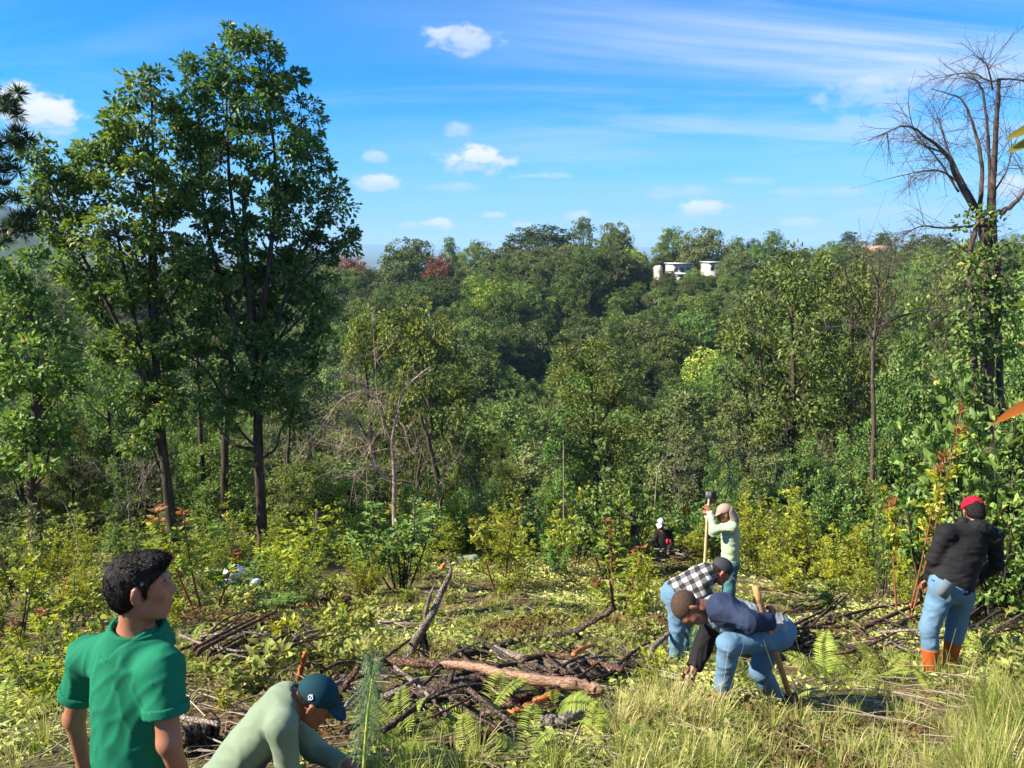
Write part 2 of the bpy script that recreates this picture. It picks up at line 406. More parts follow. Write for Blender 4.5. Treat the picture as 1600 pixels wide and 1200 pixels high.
# ------------------------------------------------------------------ terrain
_PY = np.array([-30, 0, 2.4, 3.6, 4.4, 5.2, 6.6, 8, 10.5, 14, 19, 22, 32, 45, 65, 85, 100, 150, 200, 235, 270, 330, 420, 700, 1200, 20000.])
_PZ = np.array([1.2, -1.62, -2.60, -2.78, -3.02, -3.33, -3.9, -4.35, -5.25, -6.5, -8.1, -9.5, -14, -20, -27, -31, -29.5, -20.5, -11, -8.5, -8.5, -16, -36, -60, -70, -80])
def ground(x, y):
    x = np.asarray(x, float); y = np.asarray(y, float)
    z = np.interp(y, _PY, _PZ)
    # the far ridge sinks towards the left
    far = np.clip((y - 110) / 120, 0, 1)
    sink = np.clip((-x - 40) / 90, 0, 1.6)
    z = z - far * sink * sink * 9.0
    z = z + far * (4.8 * np.exp(-((x - 17) / 22) ** 2) + 2.5 * np.exp(-((x - 120) / 50) ** 2) - 3.0 * np.exp(-((x + 45) / 30) ** 2)) * np.clip((300 - y) / 60, 0, 1)
    gx = (y - 112) * .36; z = z - 7.5 * np.exp(-((x - gx) / 11) ** 2) * np.clip((y - 95) / 20, 0, 1) * np.clip((205 - y) / 40, 0, 1)
    und = fbm(np.stack([x / 26 + 3.1, y / 26 + 1.7, 0 * x], -1), 2) - .5
    z = z + und * 11.0 * np.clip((y - 60) / 60, 0, 1) * np.clip((1500 - y) / 800, 0, 1)
    sm = fbm(np.stack([x / 2.1, y / 2.1, 0 * x + 4], -1), 3) - .5
    z = z + sm * np.interp(y, [0, 4, 10, 30, 400], [.12, .28, .45, .7, .7])
    z = z - .38 * np.exp(-((x + 1.25) ** 2 + (y - 2.35) ** 2) / .45) + .10 * np.exp(-((x - 1.6) ** 2 + (y - 5.0) ** 2) / .6)
    # hills far to the left and mountains on the horizon
    a = x / np.maximum(y, 1)
    h1 = np.exp(-((a + .68) / .13) ** 2) * 265 * np.exp(-((y - 2300) / 700) ** 2) * (.8 + .4 * fbm(np.stack([a * 14, 0 * a, 0 * a + 2], -1), 3))
    h1 = h1 + np.exp(-((a + .60) / .20) ** 2) * 95 * np.exp(-((y - 1200) / 350) ** 2) * (.6 + .8 * fbm(np.stack([a * 18, 0 * a, 0 * a + 9], -1), 3))
    h2 = np.exp(-((y - 15000) / 3500) ** 2) * (60 + 300 * (fbm(np.stack([a * 9 + 3.7, 0 * a, 0 * a + 5], -1), 4) - .32))
    return z + h1 + np.maximum(h2, 0)
def gz(x, y): return float(ground(np.array([x]), np.array([y]))[0])
def hit(px, py, lift=0.0, y0=1.2, y1=400.0):
    d = ray(px, py)
    def first(ys):
        P = d[None, :] * (ys / d[1])[:, None]
        k = np.nonzero(P[:, 2] <= ground(P[:, 0], P[:, 1]) + lift)[0]
        return k[0] if len(k) else len(ys) - 1
    ys = np.geomspace(y0, y1, 160); k = first(ys)
    ys = np.linspace(ys[max(k - 1, 0)], ys[k], 24); k = first(ys)
    return d * (ys[k] / d[1])
def base(px, Y):
    x = 0.0
    for _ in range(4):
        z = gz(x, Y); x = (px - 800) / F * (Y * CP - z * SP)
    return np.array([x, Y, gz(x, Y)])

ys = np.concatenate([np.arange(-14, 0, .5), np.arange(0, 14, .22), np.geomspace(14, 420, 190), np.geomspace(430, 20000, 110)])
ss = np.linspace(-1.35, 1.35, 260)
YY, SS = np.meshgrid(ys, ss, indexing='ij')
XX = SS * (YY + 22)
ZZ = ground(XX, YY)
nv, nu = YY.shape
idx = np.arange(nv * nu).reshape(nv, nu)
q = np.stack([idx[:-1, :-1], idx[:-1, 1:], idx[1:, 1:], idx[1:, :-1]], -1).reshape(-1, 4)
gm, N, o = mat_base('forest_soil')
geo = N.new('ShaderNodeNewGeometry'); P_ = geo.outputs['Position']
na = N.noise(P_, 1.1, 5, .65); nb = N.noise(P_, 14, 6, .7)
soil = N.ramp(nb, [(.28, (.055, .032, .020)), (.45, (.12, .075, .045)), (.58, (.20, .14, .075)), (.74, (.32, .25, .13))])
green = N.ramp(nb, [(.3, (.045, .045, .015)), (.5, (.10, .095, .035)), (.7, (.19, .17, .07))])
near = N.mixc(N.maprange(na, .42, .58), soil, green)
nf = N.noise(P_, .07, 8, .7); nf2 = N.noise(P_, .004, 5, .6)
farc = N.ramp(nf, [(.3, (.016, .03, .012)), (.55, (.04, .062, .024)), (.75, (.085, .10, .045))])
farc = N.mixc(N.maprange(nf2, .50, .62), farc, (.11, .12, .06))
sp = N.new('ShaderNodeSeparateXYZ'); N.l.new(P_, sp.inputs[0])
colr = N.mixc(N.maprange(sp.outputs[1], 22, 36), near, farc)
p = N.new('ShaderNodeBsdfPrincipled'); N.l.new(colr, p.inputs['Base Color']); p.inputs['Roughness'].default_value = .95
p.inputs['Specular IOR Level'].default_value = .1
b = N.new('ShaderNodeBump'); b.inputs['Strength'].default_value = .7; b.inputs['Distance'].default_value = .06
N.l.new(nb, b.inputs['Height']); N.l.new(b.outputs[0], p.inputs['Normal']); N.l.new(p.outputs[0], o.inputs[0])
terr = link('terrain', mesh_np('terrain', np.stack([XX, YY, ZZ], -1).reshape(-1, 3), [q], [gm], smooth=True))
tag(terr, kind='structure')

# ------------------------------------------------------------------ trees
def rand_dirs(n, rng):
    return nrm(rng.standard_normal((n, 3)))
def clumps_in(blobs, spacing, rng, shell=.55):
    C, S = [], []
    for c, r in blobs:
        r = np.asarray(r, float)
        n = max(2, int(2.6 * (np.prod(r) ** (2 / 3)) / spacing ** 2))
        d = rand_dirs(n, rng) * (shell + (1 - shell) * rng.random((n, 1)) ** .6)
        C.append(np.asarray(c) + d * r); S.append(np.repeat(np.asarray(c)[None], n, 0))
    return np.vstack(C), np.vstack(S)
def add_leaves(mb, C, S, rcl, nper, L, Wd, rng, up=.55, jit=.35, fine=False, tspread=.22, squash=.75, outw=.7):
    """leaf clumps round points C (S: the limb ends they grow from)"""
    n = len(C)
    cnt = np.maximum(3, (nper * (.5 + rng.random(n))).astype(int))
    k = np.repeat(np.arange(n), cnt); N_ = len(k)
    rr = (rcl * (.6 + .8 * rng.random(n)))[k][:, None]
    off = rand_dirs(N_, rng) * rng.random((N_, 1)) ** .45 * rr; off[:, 2] *= squash
    out = nrm(nrm(off) + .5 * nrm(C - S)[k] + jit * rng.standard_normal((N_, 3)))
    out[:, 2] -= .12
    nm = nrm(rng.standard_normal((N_, 3)) * .5 + np.array([0, 0, up * .6]) + .45 * nrm(off) + outw * nrm(C - S)[k])
    ct = rng.random(n) * .5 + .22
    tint = np.clip(ct[k] + tspread * rng.standard_normal(N_), 0, 1)
    sc = .65 + .7 * rng.random(N_)
    mb.leaves(C[k] + off, out, nm, L * sc, Wd * sc, tint, .12, fine)
def add_limbs(mb, trunk, trad, blobs, C, S, rng, twigs=True, rmin=.012, seg=5, tw_r=.012):
    trunk = np.asarray(trunk)
    for bi, (c, r) in enumerate(blobs):
        c = np.asarray(c)
        d = np.linalg.norm(trunk[:, :2] - c[:2], axis=1)
        want = c[2] - .75 * d - .4
        k = int(np.argmin(np.abs(trunk[:, 2] - want) + .3 * d)); k = min(max(k, 1), len(trunk) - 1)
        p0 = trunk[k]; ln = np.linalg.norm(c - p0)
        if ln < .3: continue
        m1 = p0 * .6 + c * .4 + np.array([0, 0, -.06 * ln]) + rng.standard_normal(3) * .07 * ln
        m2 = p0 * .25 + c * .75 + rng.standard_normal(3) * .06 * ln
        P = smooth_path([p0, m1, m2, c], 8)
        r0 = min(trad[k] * .65, .018 * ln + .02)
        mb.tube(P, np.linspace(r0, max(rmin, r0 * .3), 8), seg, False)
    if twigs:
        for a, b in zip(C, S):
            ln = np.linalg.norm(a - b)
            if ln < .15: continue
            m = (a + b) / 2 + rng.standard_normal(3) * .1 * ln
            mb.tube(np.array([b, m, a]), np.array([tw_r, tw_r * .8, tw_r * .45]), 3, False)
def trunk_tube(mb, P, rad, rng, seg=10):
    P = smooth_path(P, max(8, len(P) * 5)); n = len(P)
    R = np.interp(np.linspace(0, 1, n), np.linspace(0, 1, len(rad)), rad)
    mb.tube(P, R, seg, True, rough=.06, rng=rng)
    return P, R

# --- the two tall oaks on the left
def pix_tree(name, label, cat, trunkpx, rad, blobpx, Y, leafm, seed, L, Wd, sp, rcl, nper, barkm=bark, stems=(), depth=1.0, group=None, up=.55, fine=False, slim=1.0):
    rng = np.random.default_rng(seed)
    T = np.array([at(x, y, Y) for x, y in trunkpx])
    b0 = T[0].copy(); b0[2] = gz(b0[0], b0[1]) - .15
    T[0] = b0
    root = empty(name, b0)
    T = T - b0
    bl = []
    for (x, y, rx, ry) in blobpx:
        rx, ry = rx * slim, ry * slim
        rm = rx / F * Y; dy = rng.uniform(-.9, .9) * rm * depth
        c = at(x, y, Y + dy) - b0
        bl.append((c, (rm, rm * .95, ry / F * Y)))
    mt, ml, mc = MB(), MB(), MB()
    P, R = trunk_tube(mt, T, rad, rng)
    TP, TR = [P], [R]
    for st, r0, r1 in stems:
        Q = np.array([at(x, y, Y + rng.uniform(-.5, .5)) for x, y in st]) - b0
        k = int(np.argmin(np.linalg.norm(P - Q[0], axis=1))); Q[0] = P[k]
        Q = smooth_path(Q, 14); RR = np.linspace(r0, r1, 14)
        ml.tube(Q, RR, 7, False, rough=.05, rng=rng); TP.append(Q[2:]); TR.append(RR[2:])
    C, S = clumps_in(bl, sp, rng)
    add_limbs(ml, np.vstack(TP), np.concatenate(TR), bl, C, S, rng)
    add_leaves(mc, C, S, rcl, nper, L, Wd, rng, up, fine=fine)
    link('trunk', mt.mesh('trunk', [barkm], True), root)
    if ml.n: link('branches', ml.mesh('branches', [barkm], True), root)
    link('crown', mc.mesh('crown', [leafm]), root)
    tag(root, label, cat, group)
    return root

OB = [(352, 68, 24, 42), (400, 85, 34, 46), (440, 135, 36, 42), (328, 120, 40, 42), (372, 160, 55, 48), (472, 190, 34, 38), (312, 185, 38, 46), (430, 235, 55, 48), (345, 255, 55, 52),
      (487, 265, 32, 42), (525, 315, 30, 42), (460, 335, 52, 48), (380, 350, 55, 52), (312, 315, 40, 46), (537, 375, 22, 32), (495, 405, 42, 42), (425, 425, 55, 46), (345, 425, 50, 50),
      (472, 480, 48, 46), (400, 515, 50, 44), (338, 520, 40, 46), (440, 565, 48, 40), (498, 545, 28, 38), (365, 590, 34, 30), (300, 250, 28, 36), (420, 615, 46, 36), (350, 645, 34, 28), (455, 650, 38, 30), (385, 470, 44, 40), (310, 400, 34, 46), (315, 470, 30, 44), (300, 560, 26, 40), (505, 460, 34, 36), (320, 610, 26, 30)]
OA = [(235, 138, 34, 32), (192, 158, 24, 26), (216, 205, 46, 40), (172, 215, 24, 28), (268, 195, 26, 40), (160, 262, 38, 36), (100, 262, 42, 36), (62, 240, 22, 22), (58, 290, 24, 24),
      (122, 310, 46, 36), (212, 285, 55, 44), (100, 350, 36, 36), (182, 368, 55, 44), (255, 365, 34, 52), (132, 420, 34, 34), (200, 445, 50, 38), (150, 480, 28, 28), (252, 468, 30, 44),
      (216, 535, 40, 36), (246, 625, 40, 42), (228, 690, 32, 26), (285, 280, 24, 44), (175, 535, 34, 30), (275, 540, 28, 40), (290, 430, 28, 50), (255, 575, 36, 36), (120, 460, 30, 26), (265, 300, 30, 50), (140, 375, 36, 34), (215, 610, 30, 30), (75, 320, 26, 26)]
pix_tree('oak_tree', 'tallest oak with twin pointed top and dark straight trunk on the left', 'tree',
         [(412, 905), (408, 800), (404, 700), (402, 620), (396, 540), (390, 460), (384, 380), (380, 300)], [.165, .145, .13, .115, .08, .05], OB, 22.0, oakB, 11, .150, .080, .27, .26, 62, slim=.92,
         stems=[([(398, 560), (385, 430), (360, 300), (352, 90)], .11, .02), ([(396, 540), (420, 420), (430, 250), (405, 100)], .10, .02), ([(400, 600), (440, 480), (480, 380), (520, 320)], .08, .02),
                ([(398, 580), (355, 470), (320, 330), (310, 180)], .09, .02)])
pix_tree('oak_tree', 'broad oak left of the tallest oak, its crown leaning to the left', 'tree',
         [(274, 872), (263, 770), (253, 690), (246, 600), (240, 500), (242, 400), (240, 300)], [.155, .135, .12, .095, .065, .04], OA, 21.0, oak, 12, .150, .080, .27, .26, 62, slim=.92,
         stems=[([(248, 640), (215, 520), (190, 400), (160, 260)], .09, .02), ([(246, 600), (235, 450), (240, 300), (236, 140)], .10, .02), ([(250, 660), (180, 500), (120, 380), (70, 260)], .07, .015)])
pix_tree('oak_tree', 'leafy young oak at the left edge below the pine branches', 'tree',
         [(60, 875), (52, 760), (58, 640), (50, 560), (48, 470)], [.15, .12, .10, .07, .04],
         [(30, 415, 50, 34), (85, 495, 40, 30), (20, 480, 50, 40), (60, 560, 55, 40), (10, 580, 40, 45), (90, 620, 35, 35), (35, 660, 50, 35), (80, 700, 40, 34), (15, 735, 38, 32), (-10, 520, 30, 50)],
         16.0, oak, 13, .14, .075, .27, .27, 55)

# --- prototypes for the ravine and the far hillside
def proto_tree(seed, H, R, crown_lo, nb, leafm, L, Wd, sp, rcl, nper, dome=1.0, limbs=True, one=False, barkm=bark, up=.55, r0=None, lean=.06):
    rng = np.random.default_rng(seed)
    top = np.array([rng.normal(0, lean * H), rng.normal(0, lean * H), H * .82])
    T = [np.zeros(3) + [0, 0, -.4], top * .3 + rng.normal(0, .02 * H, 3) * [1, 1, 0], top * .65 + rng.normal(0, .03 * H, 3) * [1, 1, 0], top]
    bl = []
    for i in range(nb):
        t = (i + .5) / nb
        z = H * (crown_lo + (1 - crown_lo) * t * .93)
        w = R * (sin(pi * min(1, (.16 + .8 * t)) ** dome) ** .7)
        a = i * 2.4 + rng.uniform(-.5, .5); rad = w * rng.uniform(.25, .75)
        br = R * rng.uniform(.30, .48) * (1.1 - .35 * t)
        bl.append((np.array([rad * cos(a) + top[0] * t, rad * sin(a) + top[1] * t, z]), (br, br, br * .8)))
    mt, mc = MB(), MB()
    r0 = r0 or .018 * H + .03
    P, Rr = trunk_tube(mt, T, [r0, r0 * .75, r0 * .5, r0 * .2], rng, 7)
    C, S = clumps_in(bl, sp, rng, .82 if one else .6)
    if limbs: add_limbs(mt, P, Rr, bl, C, S, rng, twigs=not one, seg=4)
    if one:
        # one mesh, trunk in slot 1
        add_leaves(mc, C, S, rcl, nper, L, Wd, rng, up, outw=1.3, tspread=.14)
        mt2 = MB()
        mt2.v = mc.v + mt.v; n0 = mc.n
        mt2.tint = mc.tint + mt.tint
        mt2.q = mc.q + [a + n0 for a in mt.q]; mt2.t = mc.t + [a + n0 for a in mt.t]
        mt2.mq = mc.mq + [a * 0 + 1 for a in mt.mq]; mt2.mt = mc.mt + [a * 0 + 1 for a in mt.mt]
        return mt2.mesh('tree', [leafm, barkm]), H, R
    add_leaves(mc, C, S, rcl, nper, L, Wd, rng, up)
    return (mt.mesh('trunk', [barkm], True), mc.mesh('crown', [leafm])), H, R
def place(proto, name, label, px, Y, py_top, wpx=None, group=None, rot=None, rng=random, py_base=None):
    (me, H, R) = proto
    b0 = base(px, Y)
    # same distance, so the crown's foot is where the ground is
    zt = at(px, py_top, Y)[2]
    h = max(zt - b0[2], 1.0)
    sz = h / H
    sxy = sz if wpx is None else (wpx / F * (Y * CP - (b0[2] + zt) / 2 * SP)) / (2 * R)
    rot = rng.uniform(0, 6.28) if rot is None else rot
    if isinstance(me, tuple):
        o = empty(name, b0, rot, (sxy, sxy, sz))
        link('trunk', me[0], o); link('crown', me[1], o)
    else:
        o = link(name, me, None, b0, rot, (sxy, sxy, sz))
    tag(o, label, 'tree', group)
    return o
random.seed(3)
PM = [proto_tree(21, 9, 2.9, .34, 15, olive, .15, .08, .43, .38, 70, 1.0),
      proto_tree(22, 9, 2.4, .30, 14, oak, .15, .08, .43, .38, 70, .9),
      proto_tree(23, 8, 2.8, .38, 14, dgreen, .15, .085, .43, .38, 70, 1.1),
      proto_tree(24, 10, 2.6, .45, 13, olive, .15, .075, .44, .38, 66, 1.0),
      proto_tree(25, 9, 2.2, .15, 16, hill_b, .16, .085, .44, .38, 66, .9)]
# trees one can tell apart in the ravine
for (pi_, px, Y, pt, wp, lb) in [
        (0, 690, 34, 468, 215, 'olive green oak in the ravine behind the bare pink dead tree'),
        (0, 585, 37, 478, 160, 'small olive oak just right of the tallest oak'),
        (3, 945, 36, 520, 190, 'olive tree with dark forked trunks in the middle of the ravine'),
        (1, 905, 40, 560, 120, 'slim pale tree beside the forked tree in the ravine'),
        (3, 1218, 40, 378, 235, 'tall grey green oak on bare trunk right of the ravine'),
        (0, 1320, 44, 395, 220, 'wide olive oak behind the grey leafless snag'),
        (2, 1455, 32, 385, 220, 'dark leafy oak behind the large dead tree'),
        (4, 1160, 56, 430, 150, 'brownish olive tree left of the tall grey green oak'),
        (2, 1575, 24, 420, 190, 'dense dark tree at the right edge behind the dead tree'),
        (2, 1405, 26, 560, 150, 'bushy dark tree below the grey snag'),
        (4, 480, 30, 560, 130, 'shaded tree right behind the tallest oak trunk'),
        (1, 160, 33, 545, 150, 'shaded tree between the two left trunks far behind'),
        (2, 330, 30, 600, 120, 'thin dark tree between the two tall oaks'),
        (4, 1060, 48, 590, 130, 'grey green tree right of the forked tree')]:
    place(PM[pi_], 'ravine_tree', lb, px, Y, pt, wp)
rs = random.Random(8)
k = 0
for px0 in range(-60, 1680, 62):
    for Yb in (27, 34, 44, 56, 70):
        px = px0 + rs.uniform(-30, 30); Y = Yb * rs.uniform(.92, 1.1)
        lo = np.interp(px, [0, 480, 560, 780, 830, 1000, 1150, 1300, 1600], [620, 620, 650, 690, 740, 735, 700, 640, 590])
        pt = lo + rs.uniform(-25, 60) + (70 - Yb) * 1.1
        if 780 < px < 1110 and Yb < 40: continue
        if 540 < px < 700 and Yb < 30: continue
        k += 1
        pk = rs.choice([0, 1, 2, 4, 4])
        place(PM[pk], 'understory_tree', ['olive', 'green', 'dark green', '', 'greyish'][pk] + (' nearer' if Yb < 40 else ' farther') + ' low ravine tree ' + where(px), px, Y, pt, rs.uniform(75, 130) * 42 / (Y + 8), 'thicket trees in the ravine', rng=rs)

# --- far hillside
def hill_tree(seed, H, R, leafm, tall):
    """crown of a far tree: lobes over a dome, thick enough to hide its inside"""
    rng = np.random.default_rng(seed)
    bl = []; n = 26
    for i in range(n):
        t = (i + .5) / n; a = i * 2.39996 + rng.uniform(-.4, .4)
        phi = math.acos(1 - 1.62 * t)            # from the top down past the waist
        rr = R * rng.uniform(.56, .78)
        c = np.array([rr * sin(phi) * cos(a), rr * sin(phi) * sin(a), H * .54 + H * .40 * cos(phi) * rng.uniform(.85, 1.05)])
        br = R * rng.uniform(.24, .40)
        bl.append((c, (br, br, br * rng.uniform(.7, 1.0))))
    bl.append((np.array([0, 0, H * .5]), (R * .62, R * .62, H * .34)))
    mc, mt = MB(), MB()
    C, S = clumps_in(bl, .78, rng, .85)
    add_leaves(mc, C, S, .58, 40, .32, .20, rng, .5, outw=1.7, tspread=.12)
    trunk_tube(mt, [(0, 0, -.5), (.1, 0, H * .3), (0, .1, H * .7)], [.28, .2, .08], rng, 6)
    m = MB(); n0 = mc.n
    m.v = mc.v + mt.v; m.tint = mc.tint + mt.tint; m.n = n0 + mt.n
    m.q = mc.q + [x + n0 for x in mt.q]; m.t = mc.t + [x + n0 for x in mt.t]
    m.mq = mc.mq + [x * 0 + 1 for x in mt.mq]; m.mt = mc.mt + [x * 0 + 1 for x in mt.mt]
    me = m.mesh('hillside_tree', [leafm, bark])
    return me, H, R
PH = [hill_tree(41, 10, 4.6, hill_a, 1.0), hill_tree(42, 11, 4.3, hill_a, 1.15), hill_tree(43, 9, 4.8, hill_b, .9),
      hill_tree(44, 13, 3.4, hill_a, 1.5), hill_tree(45, 8, 4.2, hill_c, .9), hill_tree(46, 10, 4.4, hill_r, 1.0)]
# ridge line and other trees that stand out
for (pi_, px, Y, pt, wp, lb) in [
        (2, 640, 224, 377, 105, 'rounded olive crown at the left end of the far ridge'),
        (5, 688, 215, 402, 55, 'rust red tree on the far ridge'),
        (5, 545, 230, 402, 70, 'reddish brown crown on the ridge beside the tallest oak'),
        (3, 703, 232, 369, 30, 'small pointed tree above the rust red tree'),
        (1, 745, 228, 378, 60, 'green crown on the ridge right of the pointed tree'),
        (0, 845, 232, 355, 120, 'broad dark crown left of the highest ridge tree'),
        (3, 911, 236, 338, 44, 'highest tree on the far ridge line, slender and pale green'),
        (2, 960, 226, 351, 66, 'brown green dome shaped tree right of the highest ridge tree'),
        (1, 1050, 238, 357, 60, 'bright green crown behind the white buildings on the ridge'),
        (2, 1096, 222, 360, 84, 'wide brownish olive tree above the white buildings'),
        (1, 1148, 238, 371, 36, 'left one of two small round ridge trees right of the buildings'),
        (0, 1176, 238, 375, 36, 'right one of two small round ridge trees right of the buildings'),
        (1, 1207, 240, 361, 40, 'round ridge tree above the tall grey green oak'),
        (3, 1325, 240, 361, 34, 'upright ridge tree left of the grey snag'),
        (1, 1379, 236, 364, 44, 'ridge tree beside the pale roof on the right'),
        (2, 1445, 226, 368, 115, 'wide brown green crown on the ridge at right'),
        (2, 1044, 197, 424, 30, 'low olive bush in front of the largest white building'), (0, 1084, 198, 421, 32, 'dark bush hiding the right end of the white buildings'), (4, 1064, 194, 438, 26, 'light bush below the low white building'),
        (4, 980, 215, 392, 60, 'sunlit light green bush on the ridge slope'),
        (4, 805, 130, 640, 55, 'bright yellow green bush low in the ravine'),
        (4, 835, 118, 665, 80, 'largest bright green bush at the ravine bottom'),
        (4, 905, 112, 690, 60, 'bright green bush at the foot of the forked tree'),
        (4, 1045, 140, 570, 36, 'light green sapling on the middle of the far slope')]:
    place(PH[pi_], 'hillside_tree', lb, px, Y, pt, wp)
cand = []
rs = random.Random(17)
yy = 84.0
RX = base(1065, 208)[0]; RX2 = base(688, 210)[0]
while yy < 262:
    st = 5.4 + yy * .012
    xx = -yy * .82
    while xx < yy * .82:
        x = xx + rs.uniform(-2, 2); y = yy + rs.uniform(-2, 2); xx += st
        if abs(x - RX2) < 9 and 190 < y < 222: continue
        h = rs.uniform(6.5, 11.5)
        if y > 215: h *= .62
        if abs(x - RX * y / 208) < 11 and 150 < y < 219:
            if y > 204: continue
            h = (2.4 if y > 190 else 3.4) + rs.random() * 1.6
        z = gz(x, y)
        qx, qy = pxof((x, y, z + h * .7))
        if -60 < qx < 1660: cand.append((x, y, z, h, qx, qy))
    yy += st * .82
def seen(c):
    x, y, z, h, qx, qy = c
    s = 0
    if 540 < qx < 1480: s += 2
    if 400 < qy < 640: s += 1
    if 100 < qx < 180: s += 1
    return -(s + rs.random() * .8)
cand.sort(key=seen)
HM = [0, 0, 1, 1, 2, 2, 3, 0, 4]
for c in cand[:268]:
    x, y, z, h, qx, qy = c
    i = HM[rs.randrange(len(HM))]
    if i == 4 and rs.random() < .5: i = 1
    me, H, R = PH[i]
    s = h / H
    o = link('hillside_tree', me, None, (x, y, z - .6), rs.uniform(0, 6.28), (s * rs.uniform(.85, 1.1), s * rs.uniform(.85, 1.1), s))
    kindw = {0: 'dark green', 1: 'dark green', 2: 'brownish olive', 3: 'slender', 4: 'light green'}[i]
    lv = 'atop' if y > 205 else 'high on' if y > 175 else 'halfway up' if y > 140 else 'low on' if y > 110 else 'at the foot of'
    tag(o, kindw + ' tree ' + lv + ' the far hillside ' + where(qx).replace('behind', 'beyond').replace('around', 'beyond'), 'tree', kindw + ' trees on the far hillside')
    if i == 0: hill_src0 = o
    if i == 2: hill_src2 = o
rest = cand[268:]
for i in range(70):                                  # low scrub round the buildings
    y = rs.uniform(176, 209); x = RX * y / 208 + rs.uniform(-13, 13); rest.append((x, y, gz(x, y), rs.uniform(1.6, 3.0) if y > 196 else rs.uniform(2.2, 4.0), 0, 0))
def scatter(name, pts, scl, srcs, label, cat=None):
    """one object: geometry-node instances on points (for growth nobody could count)"""
    me = bpy.data.meshes.new(name); me.from_pydata([tuple(p) for p in pts], [], [])
    a = me.attributes.new('sc', 'FLOAT', 'POINT'); a.data.foreach_set('value', np.asarray(scl, np.float32))
    o = link(name, me); tag(o, label, cat, kind='stuff')
    ng = bpy.data.node_groups.new(name, 'GeometryNodeTree')
    ng.interface.new_socket('Geometry', in_out='INPUT', socket_type='NodeSocketGeometry')
    ng.interface.new_socket('Geometry', in_out='OUTPUT', socket_type='NodeSocketGeometry')
    gi = ng.nodes.new('NodeGroupInput'); go = ng.nodes.new('NodeGroupOutput'); jn = ng.nodes.new('GeometryNodeJoinGeometry')
    at_ = ng.nodes.new('GeometryNodeInputNamedAttribute'); at_.data_type = 'FLOAT'; at_.inputs[0].default_value = 'sc'
    rv = ng.nodes.new('FunctionNodeRandomValue'); rv.data_type = 'FLOAT_VECTOR'
    rv.inputs[0].default_value = (0, 0, 0); rv.inputs[1].default_value = (.12, .12, 6.28)
    ix = ng.nodes.new('GeometryNodeInputIndex'); md = ng.nodes.new('ShaderNodeMath'); md.operation = 'MODULO'
    md.inputs[1].default_value = len(srcs); ng.links.new(ix.outputs[0], md.inputs[0])
    for i, s in enumerate(srcs):
        oi = ng.nodes.new('GeometryNodeObjectInfo'); oi.inputs[0].default_value = s; oi.transform_space = 'ORIGINAL'
        ip = ng.nodes.new('GeometryNodeInstanceOnPoints')
        cp = ng.nodes.new('ShaderNodeMath'); cp.operation = 'COMPARE'; cp.inputs[1].default_value = i; cp.inputs[2].default_value = .1
        ng.links.new(md.outputs[0], cp.inputs[0]); ng.links.new(cp.outputs[0], ip.inputs['Selection'])
        ng.links.new(gi.outputs[0], ip.inputs['Points'])
        ng.links.new(oi.outputs['Geometry'], ip.inputs['Instance'])
        ng.links.new(rv.outputs[0], ip.inputs['Rotation']); ng.links.new(at_.outputs[0], ip.inputs['Scale'])
        ng.links.new(ip.outputs[0], jn.inputs[0])
    ng.links.new(jn.outputs[0], go.inputs[0])
    md_ = o.modifiers.new('scatter', 'NODES'); md_.node_group = ng
    return o
scatter('hillside_wood', [(c[0], c[1], c[2] - .6) for c in rest], [c[3] / 10 for c in rest], [hill_src0, hill_src2], 'rest of the wood on the far hillside, reading as one green mass', 'wood')
print('hill trees', len(cand))

# ------------------------------------------------------------------ pale rocks and houses on the ridge
wallw = rough_mat('white_wall', [(.3, (.26, .255, .24)), (.7, (.38, .37, .355))], 1.2, .9, .1)
wallc = rough_mat('cream_wall', [(.3, (.55, .49, .40)), (.7, (.70, .64, .54))], 1.2, .9, .1)
roofr = rough_mat('clay_roof', [(.3, (.38, .20, .14)), (.7, (.55, .33, .25))], 2, .9, .2)
roofg = rough_mat('sheet_roof', [(.3, (.40, .41, .42)), (.7, (.56, .57, .58))], 1, .5, .1)
winm = rough_mat('window_glass', [(.3, (.02, .025, .03)), (.7, (.05, .06, .07))], 1, .2, 0, spec=.5)
def house(px, py_top, py_bot, wpx, Y, label, wallm, roofm, pitched=False, rot=.2, nwin=3):
    p0 = at(px, py_top, Y); p1 = at(px, py_bot, Y)
    dep = Y * CP - p0[2] * SP; w = wpx / F * dep; h = max(2.6, p0[2] - p1[2]); d = 6.5
    g = gz(p0[0], Y); zb = min(p1[2], g) - .5
    r = empty('house', (p0[0], Y, zb), rot); hh = p0[2] - zb
    m = MB(); m.box((0, 0, hh / 2), (w, d, hh)); link('wall', m.mesh('wall', [wallm]), r)
    m = MB()
    if pitched:
        e = .4; rz = 1.5
        v = [(-w / 2 - e, -d / 2 - e, hh), (w / 2 + e, -d / 2 - e, hh), (w / 2 + e, d / 2 + e, hh), (-w / 2 - e, d / 2 + e, hh), (-w / 2 - e, 0, hh + rz), (w / 2 + e, 0, hh + rz)]
        m.add(np.array(v), [[0, 1, 5, 4], [2, 3, 4, 5], [0, 3, 2, 1]], [[1, 2, 5], [3, 0, 4]])
    else:
        m.box((0, -.2, hh + .13), (w + .8, d + .9, .24))
    link('roof', m.mesh('roof', [roofm]), r)
    for i in range(nwin):
        m = MB(); m.box((-w / 2 + w * (i + .5) / nwin, -d / 2 - .03, hh - 1.5), (.95, .12, 1.1))
        wd = link('window', m.mesh('window', [winm]), r)
    tag(r, label, 'house', 'houses on the far ridge')
